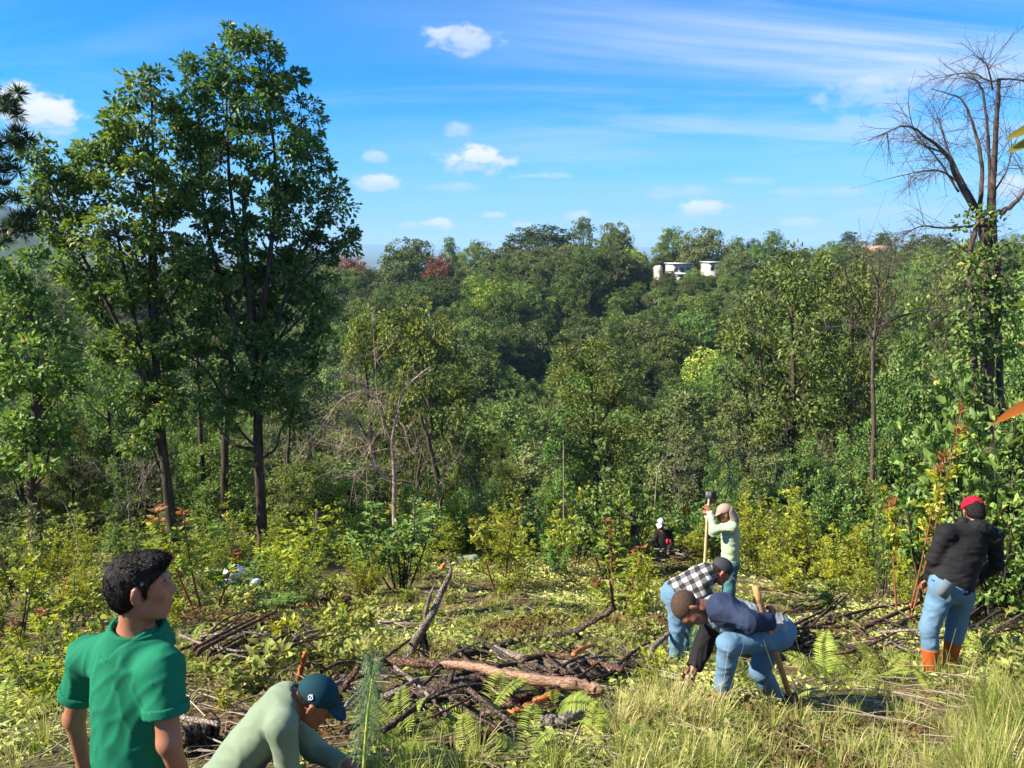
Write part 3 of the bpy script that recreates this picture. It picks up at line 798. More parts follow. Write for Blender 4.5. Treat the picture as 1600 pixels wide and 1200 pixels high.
def rock(px, py, wpx, hpx, Y, label, m, seed):
    rng = np.random.default_rng(seed)
    c = at(px, py, Y); k = (Y * CP - c[2] * SP) / F
    w, h = wpx * k / 2, hpx * k / 2
    nu_, nv_ = 30, 18
    th, ph = np.meshgrid(np.linspace(0, 2 * pi, nu_, endpoint=False), np.linspace(-pi / 2, pi / 2, nv_), indexing='ij')
    d = np.stack([np.cos(ph) * np.cos(th), np.cos(ph) * np.sin(th), np.sin(ph)], -1)
    d = np.sign(d) * np.abs(d) ** .7
    d = d * (1 + .55 * (fbm(d * 2.3 + seed, 3) - .5))[..., None]
    d = d + .10 * np.round(d * 3) / 3
    g = gz(c[0], Y)
    d = d + .22 * (fbm(d * 5 + seed, 3) - .5)[..., None]
    v = d * np.array([w, 2.2, max(h, .8)]) ; v[..., 2] = np.where(v[..., 2] < -.3, v[..., 2] - max(0, c[2] - g) - 1, v[..., 2])
    i = np.arange(nu_)[:, None] * nv_; j = np.arange(nv_ - 1)[None]; i2 = ((np.arange(nu_) + 1) % nu_)[:, None] * nv_
    q = np.stack([i + j, i2 + j, i2 + j + 1, i + j + 1], -1).reshape(-1, 4)
    o = link('rock_outcrop', mesh_np('rock_outcrop', v.reshape(-1, 3), [q], [m]), None, c)
    tag(o, label, 'rock', 'pale rocks on the far ridge')
paler = rough_mat('pale_rock', [(.3, (.16, .15, .13)), (.48, (.38, .36, .32)), (.7, (.52, .50, .46))], .8, .95, .8)
creamr = rough_mat('cream_rock', [(.3, (.16, .13, .10)), (.48, (.36, .31, .24)), (.7, (.48, .43, .35))], .8, .95, .8)
house(1060, 412, 423, 30, 212, 'largest white flat roofed building on the far ridge below the brown tree', wallw, roofg, False, .1, 3)
house(1068, 428, 434, 22, 205, 'low white building just below the largest one', wallw, roofg, False, -.1, 3)
house(1036, 440, 449, 16, 201, 'cream walled building lowest on the ridge slope', wallc, roofr, False, .25, 2)
house(1112, 410, 420, 22, 214, 'white building half hidden under the wide brown tree', wallw, roofg, False, .1, 2)
rock(1028, 420, 10, 5, 211, 'small pale rock left of the white buildings', paler, 14)
house(1196, 402, 409, 30, 222, 'tiny white house on the ridge behind the grey green oak', wallw, roofg, False, 0, 2)
house(1372, 392, 400, 36, 224, 'pale house with clay red roof right on the ridge', wallc, roofr, True, 0, 2)
m = MB()
g0 = at(48, 345, 1500); 
gr = empty('greenhouse', (g0[0], 1500, gz(g0[0], 1500) - 1))
for i in range(4):
    m = MB(); m.box((-24 + i * 16, 0, 5), (14, 60, 10)); link('bay', m.mesh('bay', [wallw]), gr)
tag(gr, 'white greenhouse roofs on the far blue hill at left', 'greenhouse')

# ------------------------------------------------------------------ bare and dead trees
def twigs(mb, P, R, rng, n, ln, r, levels=2, up=.4, out=None, seg=3, tmin=.25, curve=.25):
    """thin side shoots along the path P"""
    for i in range(n):
        t = tmin + (1 - tmin) * rng.random(); k = t * (len(P) - 1); a = int(min(k, len(P) - 2)); f = k - a
        p0 = P[a] * (1 - f) + P[a + 1] * f
        T = nrm(P[a + 1] - P[a])
        d = nrm(T * .6 + rng.standard_normal(3) * .65 + np.array([0, 0, up]) + (0 if out is None else np.asarray(out)))
        l = ln * rng.uniform(.45, 1.1)
        bend = rng.standard_normal(3) * curve * l
        Q = smooth_path([p0, p0 + d * l * .5 + bend * .4, p0 + d * l + bend], 5)
        rr = min(r, R[a] * .7) * rng.uniform(.7, 1.1)
        mb.tube(Q, np.linspace(rr, rr * .35, 5), seg, False)
        if levels > 1:
            twigs(mb, Q, np.linspace(rr, rr * .35, 5), rng, max(2, n // 4), ln * .5, r * .6, levels - 1, up, out, seg, .2, curve)
def pix_bare(name, label, Y, stems, m, seed, ntw, ltw, rtw, lev=2, up=.3, extra=None, cat='tree', foot=True, spread=.5):
    rng = np.random.default_rng(seed)
    b0 = at(stems[0][0][0][0], stems[0][0][0][1], Y)
    if foot: b0[2] = gz(b0[0], b0[1]) - .1
    root = empty(name, b0)
    for i, (pp, r0, r1) in enumerate(stems):
        dy = 0 if i == 0 else rng.uniform(-spread, spread)
        Q = np.array([at(x, y, Y + dy * (j / max(1, len(pp) - 1))) for j, (x, y) in enumerate(pp)]) - b0
        if i == 0 and foot: Q[0] = 0
        n = 6 + 3 * len(pp)
        P = smooth_path(Q, n); P[1:-1] += rng.standard_normal((n - 2, 3)) * r0 * .12
        R = np.linspace(r0, r1, n)
        mb = MB(); mb.tube(P, R, 8 if r0 > .04 else 5, True, rough=.08, rng=rng)
        if ntw: twigs(mb, P, R, rng, int(ntw * (1 if i else .5)), ltw, rtw, lev, up)
        link('trunk' if i == 0 else 'limb', mb.mesh('limb', [m], True), root)
    tag(root, label, cat)
    return root
dead = pix_bare('dead_tree', 'large dead tree with bare fanning branches at the right edge', 12.5, [
    ([(1548, 930), (1546, 800), (1545, 640), (1541, 500), (1540, 410), (1540, 340)], 0.1080, 0.0864),
    ([(1528, 640), (1518, 500), (1516, 400), (1530, 340)], 0.0504, 0.0360),
    ([(1565, 660), (1560, 520), (1558, 420), (1552, 335)], 0.0504, 0.0432),
    ([(1550, 335), (1552, 268), (1557, 185), (1561, 122)], 0.0540, 0.0252),
    ([(1531, 335), (1534, 260), (1522, 202), (1501, 156), (1455, 139)], 0.0396, 0.0058),
    ([(1524, 330), (1497, 285), (1480, 243), (1447, 214), (1413, 197), (1357, 220)], 0.0432, 0.0050),
    ([(1536, 340), (1510, 296), (1492, 262), (1470, 238), (1440, 225), (1410, 196)], 0.0360, 0.0050),
    ([(1510, 296), (1472, 268), (1438, 268), (1382, 281)], 0.0216, 0.0043),
    ([(1561, 124), (1547, 127), (1513, 114), (1451, 125)], 0.0202, 0.0043),
    ([(1562, 335), (1588, 314), (1606, 292), (1640, 240)], 0.0432, 0.0144),
    ([(1535, 352), (1476, 356), (1438, 354), (1400, 373)], 0.0252, 0.0043),
    ([(1551, 140), (1545, 110), (1536, 95), (1518, 85)], 0.0158, 0.0036),
    ([(1553, 300), (1572, 268), (1580, 235), (1578, 200)], 0.0158, 0.0043),
    ([(1545, 335), (1546, 250), (1540, 170), (1530, 130), (1505, 120)], 0.0324, 0.0050),
    ([(1561, 124), (1585, 124), (1612, 130)], 0.0180, 0.0072),
    ([(1515, 310), (1480, 230), (1468, 190), (1460, 170)], 0.0216, 0.0043),
    ([(1530, 400), (1498, 430), (1478, 520), (1474, 610)], .012, .004), ([(1525, 440), (1506, 480), (1498, 560), (1500, 640)], .012, .004), ([(1552, 420), (1578, 450), (1588, 530), (1584, 600)], .012, .004), ([(1520, 390), (1490, 400), (1462, 450), (1452, 520)], .012, .004),
    ([(1498, 300), (1466, 250), (1430, 205), (1418, 160)], 0.0202, 0.0043)], barkD, 51, 22, .6, .0062, 2, -.2)
rng = np.random.default_rng(53)
mc = MB(); Cv = []
for (x, y, rx, ry) in [(1540, 345, 22, 16), (1520, 320, 22, 14), (1545, 400, 26, 30), (1530, 460, 34, 40), (1560, 520, 34, 40), (1520, 560, 30, 40), (1545, 620, 40, 40), (1580, 440, 22, 50), (1505, 345, 18, 10), (1555, 370, 20, 24), (1522, 420, 26, 36), (1570, 480, 26, 40), (1500, 500, 26, 40), (1535, 530, 30, 40)]:
    c = at(x, y, 12.3); r = rx / F * 12.3
    Cv.append((c - np.array(dead.location), (r, r * .8, ry / F * 12.3)))
C, S = clumps_in(Cv, .17, rng, .5)
add_leaves(mc, C, S, .15, 17, .10, .055, rng, .4, fine=False)
ivy = link('ivy', mc.mesh('ivy', [dgreen]), dead); ivy['label'] = 'green ivy climbing the dead trunk'
pix_bare('dead_tree', 'bare pinkish dead tree with fanned twigs in front of the ravine', 21.0, [
    ([(616, 800), (615, 738), (613, 687), (619, 653), (630, 613), (650, 590), (673, 573)], 0.0675, 0.0162),
    ([(613, 756), (593, 738), (582, 709), (579, 692)], 0.0450, 0.0324),
    ([(579, 700), (560, 684), (535, 680), (526, 672)], 0.0198, 0.0086), ([(580, 695), (560, 668), (548, 655), (540, 640)], 0.0180, 0.0086),
    ([(580, 692), (576, 668), (580, 655), (592, 640)], 0.0180, 0.0086), ([(579, 695), (556, 700), (540, 704), (528, 700)], 0.0180, 0.0086),
    ([(604, 690), (602, 675), (593, 636), (589, 613), (586, 573), (582, 488)], 0.0315, 0.0086),
    ([(589, 613), (570, 600), (545, 590), (530, 582)], 0.0180, 0.0076), ([(590, 625), (560, 612), (530, 628), (512, 655)], 0.0180, 0.0076),
    ([(620, 655), (633, 670), (640, 700), (648, 712)], 0.0198, 0.0076), ([(593, 738), (575, 728), (560, 735), (552, 745)], 0.0180, 0.0086),
    ([(545, 610), (520, 625), (508, 660), (504, 690)], 0.0126, 0.0065)], pinkw, 61, 18, .9, .014, 2, .15)
pix_bare('dead_tree', 'grey leafless snag standing right of the grey green oak', 26.0, [
    ([(1364, 800), (1364, 696), (1364, 605), (1364, 542), (1368, 510), (1371, 475), (1373, 430), (1375, 385)], .085, .02),
    ([(1370, 500), (1384, 485), (1395, 470), (1400, 455)], .04, .01), ([(1350, 491), (1340, 470), (1328, 448), (1318, 420)], .035, .01),
    ([(1364, 530), (1345, 512), (1315, 510), (1284, 513)], .04, .01), ([(1368, 512), (1410, 493), (1460, 482), (1500, 483)], .045, .012),
    ([(1372, 470), (1386, 430), (1392, 395), (1390, 370)], .035, .008), ([(1373, 450), (1360, 410), (1345, 380)], .03, .008),
    ([(1366, 545), (1375, 520), (1382, 505)], .03, .015)], barkD, 62, 16, 1.0, .010, 2, .2)
pix_bare('dead_sapling', 'thin arching dry sapling behind the light green shirt worker', 20.0, [
    ([(1022, 790), (1026, 750), (1040, 715), (1068, 704)], .022, .006), ([(1062, 800), (1060, 760), (1052, 725)], .018, .005)], barkL, 63, 9, .7, .007, 2, .3, cat='sapling')
pix_bare('dead_sapling', 'pale dry stem leaning in the thicket right of the dead pink tree', 22.0, [
    ([(755, 795), (742, 765), (728, 735), (715, 715)], .03, .008)], barkL, 64, 8, .6, .007, 2, .3, cat='sapling')
pix_bare('dead_sapling', 'pale curved dry stem among the shaded trunks at left', 17.0, [
    ([(124, 872), (118, 830), (105, 795), (98, 782)], .028, .010)], barkL, 65, 6, .7, .007, 2, .3, cat='sapling')
pix_bare('dead_sapling', 'straight pale dead pole in the bright bushes of the ravine', 30.0, [
    ([(882, 790), (881, 720), (880, 688)], .05, .02)], barkL, 66, 4, .8, .010, 1, .3, cat='sapling')
for i, (x, y, lb) in enumerate([(195, 740, 'grey tangle of dry twigs between the left trunks'), (475, 760, 'brown dry brush right of the tallest oak trunk'), (665, 735, 'dry twiggy brush behind the pink dead tree'),
                 (1110, 735, 'greyish dry brush beyond the light green shirt worker'), (1260, 735, 'dry thin brush below the grey green oak'), (440, 700, 'dead hanging twigs behind the tallest oak trunk')]):
    pix_bare('dry_brush', lb, 25.0, [([(x, y + 70), (x + 5, y + 20), (x - 5, y - 30)], .025, .006), ([(x, y + 60), (x + 35, y), (x + 55, y - 25)], .02, .005),
                                     ([(x, y + 60), (x - 30, y + 5), (x - 60, y - 20)], .02, .005), ([(x + 20, y + 60), (x + 30, y + 10), (x + 20, y - 35)], .02, .005)], barkL, 70 + i, 14, 1.1, .008, 2, .1, cat='brush')
# trunks seen in the shade of the left trees
for i, (pp, Y, r, lb) in enumerate([([(345, 870), (350, 780), (352, 700), (358, 600), (365, 500)], 25, .15, 'dark bare trunk left of the tallest oak'), ([(322, 860), (318, 760), (312, 660), (308, 560)], 27, .11, 'thin dark trunk between the two tall oaks'),
                 ([(690, 850), (686, 770), (672, 700), (655, 645)], 26, .12, 'slanting dark trunk right of the pink dead tree'), ([(990, 885), (992, 850), (988, 800)], 16, .13, 'short thick dark trunk under the round dark shrub'),
                 ([(495, 940), (497, 905), (494, 860), (496, 800)], 15.5, .09, 'pale and black charred trunk in the shrubs right of the tallest oak'),
                 ([(640, 800), (652, 760), (660, 700)], 28, .10, 'dim trunk behind the pink dead tree'), ([(430, 860), (445, 760), (455, 640)], 28, .10, 'dim trunk just right of the tallest oak')]):
    pix_bare('bare_trunk', lb, Y, [(pp, r, r * .5)], bark, 90 + i, 5, .8, .012, 2, .2)

# ------------------------------------------------------------------ pine branches reaching in at the left edge
def needles(mb, p, d, n, L, rng, w=.0022, spread=.9):
    dirs = nrm(d[None] * .6 + rng.standard_normal((n, 3)) * spread)
    nn = nrm(np.cross(dirs, rng.standard_normal((n, 3))))
    l = L * rng.uniform(.7, 1.1, n)
    mb.leaves(np.repeat(p[None], n, 0), dirs, nn, l, np.full(n, w * 2), np.clip(rng.normal(.45, .2, n), 0, 1), .15)
rng = np.random.default_rng(81)
PYY = 9.0
pb = at(-150, 900, PYY); pb[2] = gz(pb[0], PYY)
pine = empty('pine_tree', pb)
mt = MB(); trunk_tube(mt, np.array([pb, at(-140, 500, PYY), at(-125, 200, PYY), at(-120, -100, PYY)]) - pb, [.2, .17, .13, .06], rng); link('trunk', mt.mesh('trunk', [bark], True), pine)
for pp, tf in [([(-130, 380), (0, 362), (17, 352), (44, 338), (68, 332)], 9), ([(-125, 300), (-40, 280), (0, 268), (26, 262)], 7), ([(-122, 250), (-40, 235), (10, 222), (32, 214)], 8),
               ([(-122, 180), (-30, 185), (0, 172), (8, 165)], 5), ([(-128, 340), (-40, 330), (0, 318), (14, 308)], 6), ([(-120, 420), (-20, 395), (20, 362), (55, 350)], 6), ([(-120, 90), (-40, 110), (2, 140)], 4)]:
    Q = np.array([at(x, y, PYY + rng.uniform(-.25, .25)) for x, y in pp]) - pb
    P = smooth_path(Q, 16); mb = MB(); mb.tube(P, np.linspace(.035, .008, 16), 5, False)
    mn = MB()
    for i in range(tf):
        k = 15 - int(i * 1.1); e = P[k] + rng.standard_normal(3) * .07
        if i: mb.tube(np.array([P[k], (P[k] + e) / 2, e]), np.array([.008, .006, .005]), 3, False)
        needles(mn, e, nrm(P[-1] - P[-4] + np.array([0, 0, .3])), 70, .15, rng, .0028)
    b_ = link('branch', mb.mesh('branch', [bark], True), pine); link('needles', mn.mesh('needles', [pine_n]), b_)
tag(pine, 'pine with long needle tufts reaching in at the left edge', 'tree')

# ------------------------------------------------------------------ shrubs
def shrub_proto(seed, H, Wd_, nst, leafm, L, Lw, nros, per, stemm=barkD, r=.012, lowest=.25, up=.5, fine=True, erect=.5, tw=.25, tipm=None):
    rng = np.random.default_rng(seed)
    ms, ml = MB(), MB()
    for i in range(nst):
        a = rng.uniform(0, 6.28); rad = Wd_ * .5 * sqrt(rng.random()) * (1 if nst > 1 else .12)
        h = H * rng.uniform(.65, 1.0) * (1 - .25 * (rad / (Wd_ * .5)) ** 2)
        if i == 0: h = H
        P = smooth_path([(rad * .2 * cos(a), rad * .2 * sin(a), -.05), (rad * .6 * cos(a) + rng.normal(0, .03), rad * .6 * sin(a) + rng.normal(0, .03), h * .5), (rad * cos(a), rad * sin(a), h)], 9)
        R = np.linspace(r, r * .35, 9); ms.tube(P, R, 5, False)
        for j in range(nros):
            t = lowest + (1 - lowest) * (j + rng.random()) / nros
            k = min(t * 8, 7.99); q = int(k); p0 = P[q] * (1 - (k - q)) + P[q + 1] * (k - q)
            d = nrm(np.append(rng.standard_normal(2), .55)); l = tw * H * rng.uniform(.35, 1.0) * (1.15 - .75 * t)
            if j == nros - 1: p0 = P[-1]; d = np.array([0, 0, 1.]); l = .04
            e = p0 + d * l
            ms.tube(np.array([p0, (p0 + e) / 2 + rng.normal(0, .01, 3), e]), np.array([r * .45, r * .35, r * .25]), 3, False)
            n = max(4, int(per * rng.uniform(.6, 1.3)))
            ph = rng.random(n) * 6.28; ax = np.stack([np.cos(ph), np.sin(ph), rng.normal(erect, .35, n)], -1)
            ax = nrm(ax + .5 * d)
            nm = nrm(np.array([0, 0, 1.]) + rng.standard_normal((n, 3)) * .45 + .25 * np.stack([np.cos(ph), np.sin(ph), 0 * ph], -1))
            base_ = e[None] - d[None] * rng.random((n, 1)) * l * .7 + rng.standard_normal((n, 3)) * .02
            s = rng.uniform(.65, 1.2, n)
            tt = np.clip(rng.normal(.3 + .3 * t, .2, n), 0, 1)
            ml.leaves(base_, ax, nm, L * s, Lw * s, tt, .18, fine, m=1 if (tipm and j >= nros - 2) else 0)
    return ms.mesh('stems', [stemm], True), ml.mesh('foliage', [leafm] + ([tipm] if tipm else [])), H, Wd_
SH = {
    'lime': [shrub_proto(101, 1.3, .9, 5, lime, .085, .034, 11, 13, barkD, .010, .2), shrub_proto(102, 1.5, 1.0, 6, lime, .09, .036, 10, 12, barkD, .010, .25)],
    'yellow': [shrub_proto(111, 1.3, 1.3, 10, ylw, .07, .028, 11, 13, barkD, .008, .15), shrub_proto(112, 1.1, 1.4, 11, ylw, .07, .03, 10, 13, barkD, .008, .15)],
    'dark': [shrub_proto(121, 1.6, 1.4, 8, dgreen, .085, .045, 13, 15, bark, .014, .3), shrub_proto(122, 1.7, 1.2, 7, dgreen, .08, .042, 13, 15, bark, .016, .35)],
    'olive': [shrub_proto(131, 1.5, 1.3, 9, olive, .07, .034, 12, 14, barkD, .010, .15), shrub_proto(132, 1.4, 1.3, 9, oak, .08, .04, 12, 14, barkD, .010, .2)],
    'redstem': [shrub_proto(141, 1.9, .8, 3, lime, .095, .042, 15, 12, redst, .014, .42, tw=.18, tipm=redlf)],
    'sap': [shrub_proto(151, 1.25, .75, 2, lime, .095, .038, 13, 15, redst, .013, .30, tw=.3)],
    'broad': [shrub_proto(161, 2.2, 1.6, 9, dgreen, .12, .065, 15, 13, bark, .018, .12), shrub_proto(162, 2.0, 1.6, 9, dgreen, .13, .07, 14, 12, bark, .018, .1)],
    'herb': [shrub_proto(171, .42, .42, 7, lime, .075, .032, 4, 9, redst, .004, .1), shrub_proto(172, .36, .5, 8, litter, .085, .04, 4, 9, barkD, .004, .05), shrub_proto(173, .5, .35, 5, ylw, .08, .03, 5, 9, barkD, .004, .15)],
}
def put_shrub(kind, name, label, p, H, Wm=None, group=None, rng=random, cat='shrub'):
    ms, ml, h, w = rng.choice(SH[kind])
    sz = H / h; sxy = sz if Wm is None else Wm / w
    o = empty(name, p, rng.uniform(0, 6.28), (sxy, sxy, sz)); o.rotation_euler[0] = rng.uniform(-.06, .06)
    link('stems', ms, o); link('foliage', ml, o)
    tag(o, label, cat, group)
    return o
def shrub_px(kind, name, label, px, Y, pt, wpx, **kw):
    b0 = base(px, Y); zt = at(px, pt, Y)[2]
    dep = Y * CP - (b0[2] + zt) / 2 * SP
    return put_shrub(kind, name, label, b0, max(.25, zt - b0[2]), wpx / F * dep, **kw)
random.seed(21)
for a in [('sap', 'sapling', 'bright green sapling with upright leaf tufts left of centre', 782, 12.5, 795, 95), ('lime', 'sapling', 'second lime sapling beside the bright upright one', 812, 13.0, 825, 65),
          ('lime', 'shrub', 'yellow green shrub left of the round dark shrub', 893, 16, 775, 95), ('dark', 'shrub', 'round dark leafy shrub on short black trunks at centre', 962, 15.5, 706, 175),
          ('dark', 'shrub', 'dark small leaved shrub on several thin stems left of the torn stump', 628, 12.5, 775, 150), ('redstem', 'sapling', 'tall sapling with red stems and orange red tip leaves behind the standing man', 322, 9.6, 782, 125),
          ('lime', 'shrub', 'leafy green shrub right of the tallest oak base', 470, 14, 815, 150), ('lime', 'shrub', 'light green shrub between tall oak and small dark shrub', 556, 15.5, 830, 90),
          ('redstem', 'sapling', 'sapling with red withered leaves behind the long dark log', 962, 9.6, 835, 100), ('yellow', 'shrub', 'brightest yellow shrub in front of the red capped worker', 1352, 13.2, 818, 130),
          ('yellow', 'shrub', 'yellow shrub right behind the light green shirt worker', 1185, 15, 768, 130), ('yellow', 'shrub', 'wide yellow shrub in the middle of the yellow thicket', 1270, 15.5, 790, 150),
          ('yellow', 'shrub', 'small yellow bush below the yellow thicket', 1225, 12.5, 850, 120), ('yellow', 'shrub', 'yellow shrub between the two largest yellow shrubs', 1300, 13.4, 835, 110),
          ('dark', 'shrub', 'dark green shrub rising behind the yellow thicket', 1322, 17, 720, 110), ('dark', 'shrub', 'narrow dark shrub in the yellow thicket', 1262, 17, 745, 60),
          ('olive', 'shrub', 'olive shrub left of the red stemmed sapling at right', 1385, 12, 740, 100), ('redstem', 'sapling', 'yellowing sapling with red stem left of the red capped worker', 1412, 9.6, 650, 95),
          ('broad', 'shrub', 'broad leaved dark bush directly behind the red capped worker', 1500, 10.5, 590, 190), ('broad', 'shrub', 'broad leaved bush at the right edge', 1590, 9.6, 570, 190),
          ('broad', 'shrub', 'dark broad leaved bush left of the dead trunk', 1455, 11.5, 600, 170), ('broad', 'shrub', 'low broad leaved bush below the dead trunk', 1560, 9.2, 690, 150),
          ('yellow', 'shrub', 'slim yellow bush left of the standing man head', 142, 10, 850, 55), ('lime', 'shrub', 'bright lime bush at the left edge', 20, 7.4, 850, 170),
          ('lime', 'shrub', 'lime bush left of the standing man shoulder', 95, 8.0, 885, 150), ('olive', 'shrub', 'green bush low at the left edge', 10, 5.6, 985, 170),
          ('lime', 'shrub', 'leafy bush beside the standing man elbow', 75, 5.2, 1010, 120), ('redstem', 'sapling', 'red tipped shoot in the bushes left of the standing man', 60, 6.5, 925, 90),
          ('olive', 'shrub', 'grey green bush at far left below the young oak', 30, 12, 760, 130), ('lime', 'shrub', 'light bush behind the standing man head', 262, 11, 850, 130),
          ('dark', 'shrub', 'blue green shrub around the white bags', 385, 12.4, 870, 120), ('olive', 'shrub', 'leafy shrub below the white bags', 420, 11.2, 915, 120),
          ('yellow', 'shrub', 'small yellow shrub below the light green shrub', 570, 12, 880, 60), ('lime', 'shrub', 'bright bush beside the white capped worker', 1000, 15, 845, 70),
          ('yellow', 'shrub', 'yellow green plant left of the plaid shirt worker', 1008, 9.5, 880, 55), ('yellow', 'shrub', 'yellow shrub behind the wooden pole', 1092, 15, 800, 80)]:
    shrub_px(*a)
rs = random.Random(33)
for i in range(95):
    px = -40 + 1690 * (i + rs.random()) / 95; Y = rs.uniform(17.5, 25)
    wt = ['lime', 'lime', 'yellow', 'olive', 'dark'] if px < 1080 else ['yellow', 'yellow', 'olive', 'lime', 'dark']
    if px < 560: wt = ['olive', 'lime', 'olive', 'lime', 'dark']
    kd = rs.choice(wt)
    pt = (rs.uniform(735, 815) if px > 560 else rs.uniform(775, 845)) + (25 - Y) * 3
    if (230 < px < 312 or 372 < px < 448) and Y < 23: continue
    w = {'lime': 'lime green', 'olive': 'olive green', 'dark': 'dark green', 'yellow': 'yellow green'}[kd]
    shrub_px(kd, 'shrub', w + ' shrub on the edge of the clearing ' + where(px), px, Y, pt, rs.uniform(70, 130), group=w + ' shrubs along the edge of the clearing', rng=rs)
for i in range(64):                                   # young growth filling the back of the clearing
    px = rs.choice([rs.uniform(235, 620), rs.uniform(560, 1010), rs.uniform(1160, 1440), rs.uniform(0, 240)]); Y = rs.uniform(10.5, 18)
    kd = rs.choice(['lime', 'lime', 'yellow', 'olive', 'sap', 'lime']); b_ = base(px, Y); yb = pxof(b_)[1]
    pt = yb - rs.uniform(35, 85)
    if px > 1000 and pt < 850: pt = 850
    if 690 < px < 765 and Y < 18.5: continue
    w = {'lime': 'lime green', 'olive': 'olive green', 'sap': 'bright green', 'yellow': 'yellow green'}[kd]
    shrub_px(kd, 'young_shrub', w + ' young shrub at the ' + ('back' if Y > 14 else 'middle') + ' of the clearing, ' + where(px).replace('behind', 'before').replace('above', 'beside'), px, Y, pt, rs.uniform(40, 80), group=w + ' young shrubs on the clearing', rng=rs)
for i in range(150):
    px = rs.uniform(-20, 1620); py = rs.uniform(885, 1120)
    p = hit(px, py)
    if p[1] > 17 or p[1] < 4.6: continue
    if 540 < px < 1010 and 1010 < py < 1130 or 320 < px < 500 and 960 < py < 1030 or 1220 < px < 1600 and 930 < py < 1030 or 1230 < px < 1540 and py > 990 or 1040 < px < 1260 and py > 960: continue
    kd = 'herb'
    ds = 'bottom edge' if py > 1060 else 'front' if py > 1000 else 'middle' if py > 940 else 'back'
    put_shrub(kd, 'small_plant', 'plant at the ' + ds + ' of the clearing, in line with %s' % where(px).split(' of ')[-1].replace('behind ', '').replace('above ', '').replace('below ', '').replace('around ', '').replace('at ', ''), p, rs.uniform(.18, .45), None, 'small plants on the clearing', rs, 'plant')

# ------------------------------------------------------------------ logs and cut branches
def log(name, label, pts, r0, r1, m, lift=.06, seed=0, seg=9, rough=.045, tips=None, group=None, cat='log', nst=0, Yfix=None, flat=1.0, knots=True, groove=0.0):
    """pts in photograph pixels, laid on the slope; radii in metres"""
    rng = np.random.default_rng(seed + 500)
    lf = lift if isinstance(lift, (list, tuple)) else [lift] * len(pts)
    if Yfix is None: Q = np.array([hit(x, y, l) for (x, y), l in zip(pts, lf)])
    else: Q = np.array([at(x, y, Yfix + .02 * i) for i, (x, y) in enumerate(pts)])
    c = Q[0].copy() if Yfix is None else np.array([Q[0][0], Q[0][1], min(Q[0][2], gz(Q[0][0], Q[0][1]))])
    n = max(12, 8 * len(pts)); P = smooth_path(Q - c, n)
    R = np.linspace(r0, r1, n)
    if knots: R = R * (1 + .06 * np.sin(np.arange(n) * .9 + seed)); P[1:-1] += rng.standard_normal((n - 2, 3)) * r0 * .09
    mb = MB(); mb.tube(P, R, seg, True, rough=rough, rng=rng, flat=flat)
    if groove:
        V = mb.v[0]; gr_ = 1 + groove * rng.uniform(-1, 1, seg); drift = rng.uniform(.8, 1.2, (n, seg)) ** .5
        V[:n * seg] = (P[:, None] + (V[:n * seg].reshape(n, seg, 3) - P[:, None]) * (gr_[None] * drift * np.minimum(1, .35 + np.minimum(np.arange(n), np.arange(n)[::-1] * 1.0) / 5)[:, None])[..., None]).reshape(-1, 3)
    me = mb.mesh(name, [m], seg > 5 and not groove)
    o = link(name, me, None, c)
    for i in range(nst):                      # stubs of cut side branches
        k = rng.integers(2, n - 2); d = nrm(rng.standard_normal(3) + np.array([0, 0, .7])); l = rng.uniform(.06, .2)
        s = MB(); s.tube(np.array([P[k], P[k] + d * l * .5, P[k] + d * l]), np.array([R[k] * .45, R[k] * .35, R[k] * .3]), 5, True)
        link('stub', s.mesh('stub', [m], True), o)
    if tips:
        for e in tips:
            s = MB(); a = P[0] if e == 0 else P[-1]; d = nrm(P[0] - P[1]) if e == 0 else nrm(P[-1] - P[-2]); rr = R[0] if e == 0 else R[-1]
            s.tube(np.array([a - d * .01, a + d * .006, a + d * .03]), np.array([rr * .97, rr * .95, rr * .5]), 8, True, rough=.1, rng=rng)
            link('cut_end', s.mesh('cut_end', [woodO]), o)
    tag(o, label, cat, group)
    return o
YS = hit(636, 1030)[1]
sn = empty('broken_stump', np.array([at(640, 1030, YS)[0], YS, gz(at(640, 1030, YS)[0], YS)]))
def stump_limb(nm, pts, r0, r1, m, seed, parent=sn, Y=YS, seg=10):
    rng = np.random.default_rng(seed); Q = np.array([at(x, y, Y + .05 * np.sin(i * 2)) for i, (x, y) in enumerate(pts)]) - np.array(parent.location)
    n = 5 * len(pts); P = smooth_path(Q, n); R = np.interp(np.linspace(0, 1, n), np.linspace(0, 1, len(r0)) if hasattr(r0, '__len__') else [0, 1], r0 if hasattr(r0, '__len__') else [r0, r1])
    mb = MB(); mb.tube(P, R, seg, True, rough=.10, rng=rng, flat=.8); return link(nm, mb.mesh(nm, [m], True), parent)
stump_limb('trunk', [(634, 1038), (646, 1008), (660, 983), (676, 958), (690, 925), (702, 900), (704, 885), (692, 866)], [.058, .048, .042, .038, .032, .024, .016, .004], 0, logG, 1)
stump_limb('limb', [(658, 1036), (662, 985), (669, 940), (679, 914)], [.024, .024, .022, .006], 0, logG, 2)
stump_limb('limb', [(662, 985), (668, 1012), (677, 1028)], [.022, .02, .014], 0, logm, 3)
ce = stump_limb('cut_end', [(690, 889), (692, 884), (695, 881)], [.022, .022, .016], 0, woodO, 4)
tag(sn, 'grey split stump standing upright with an orange torn tip', 'stump')

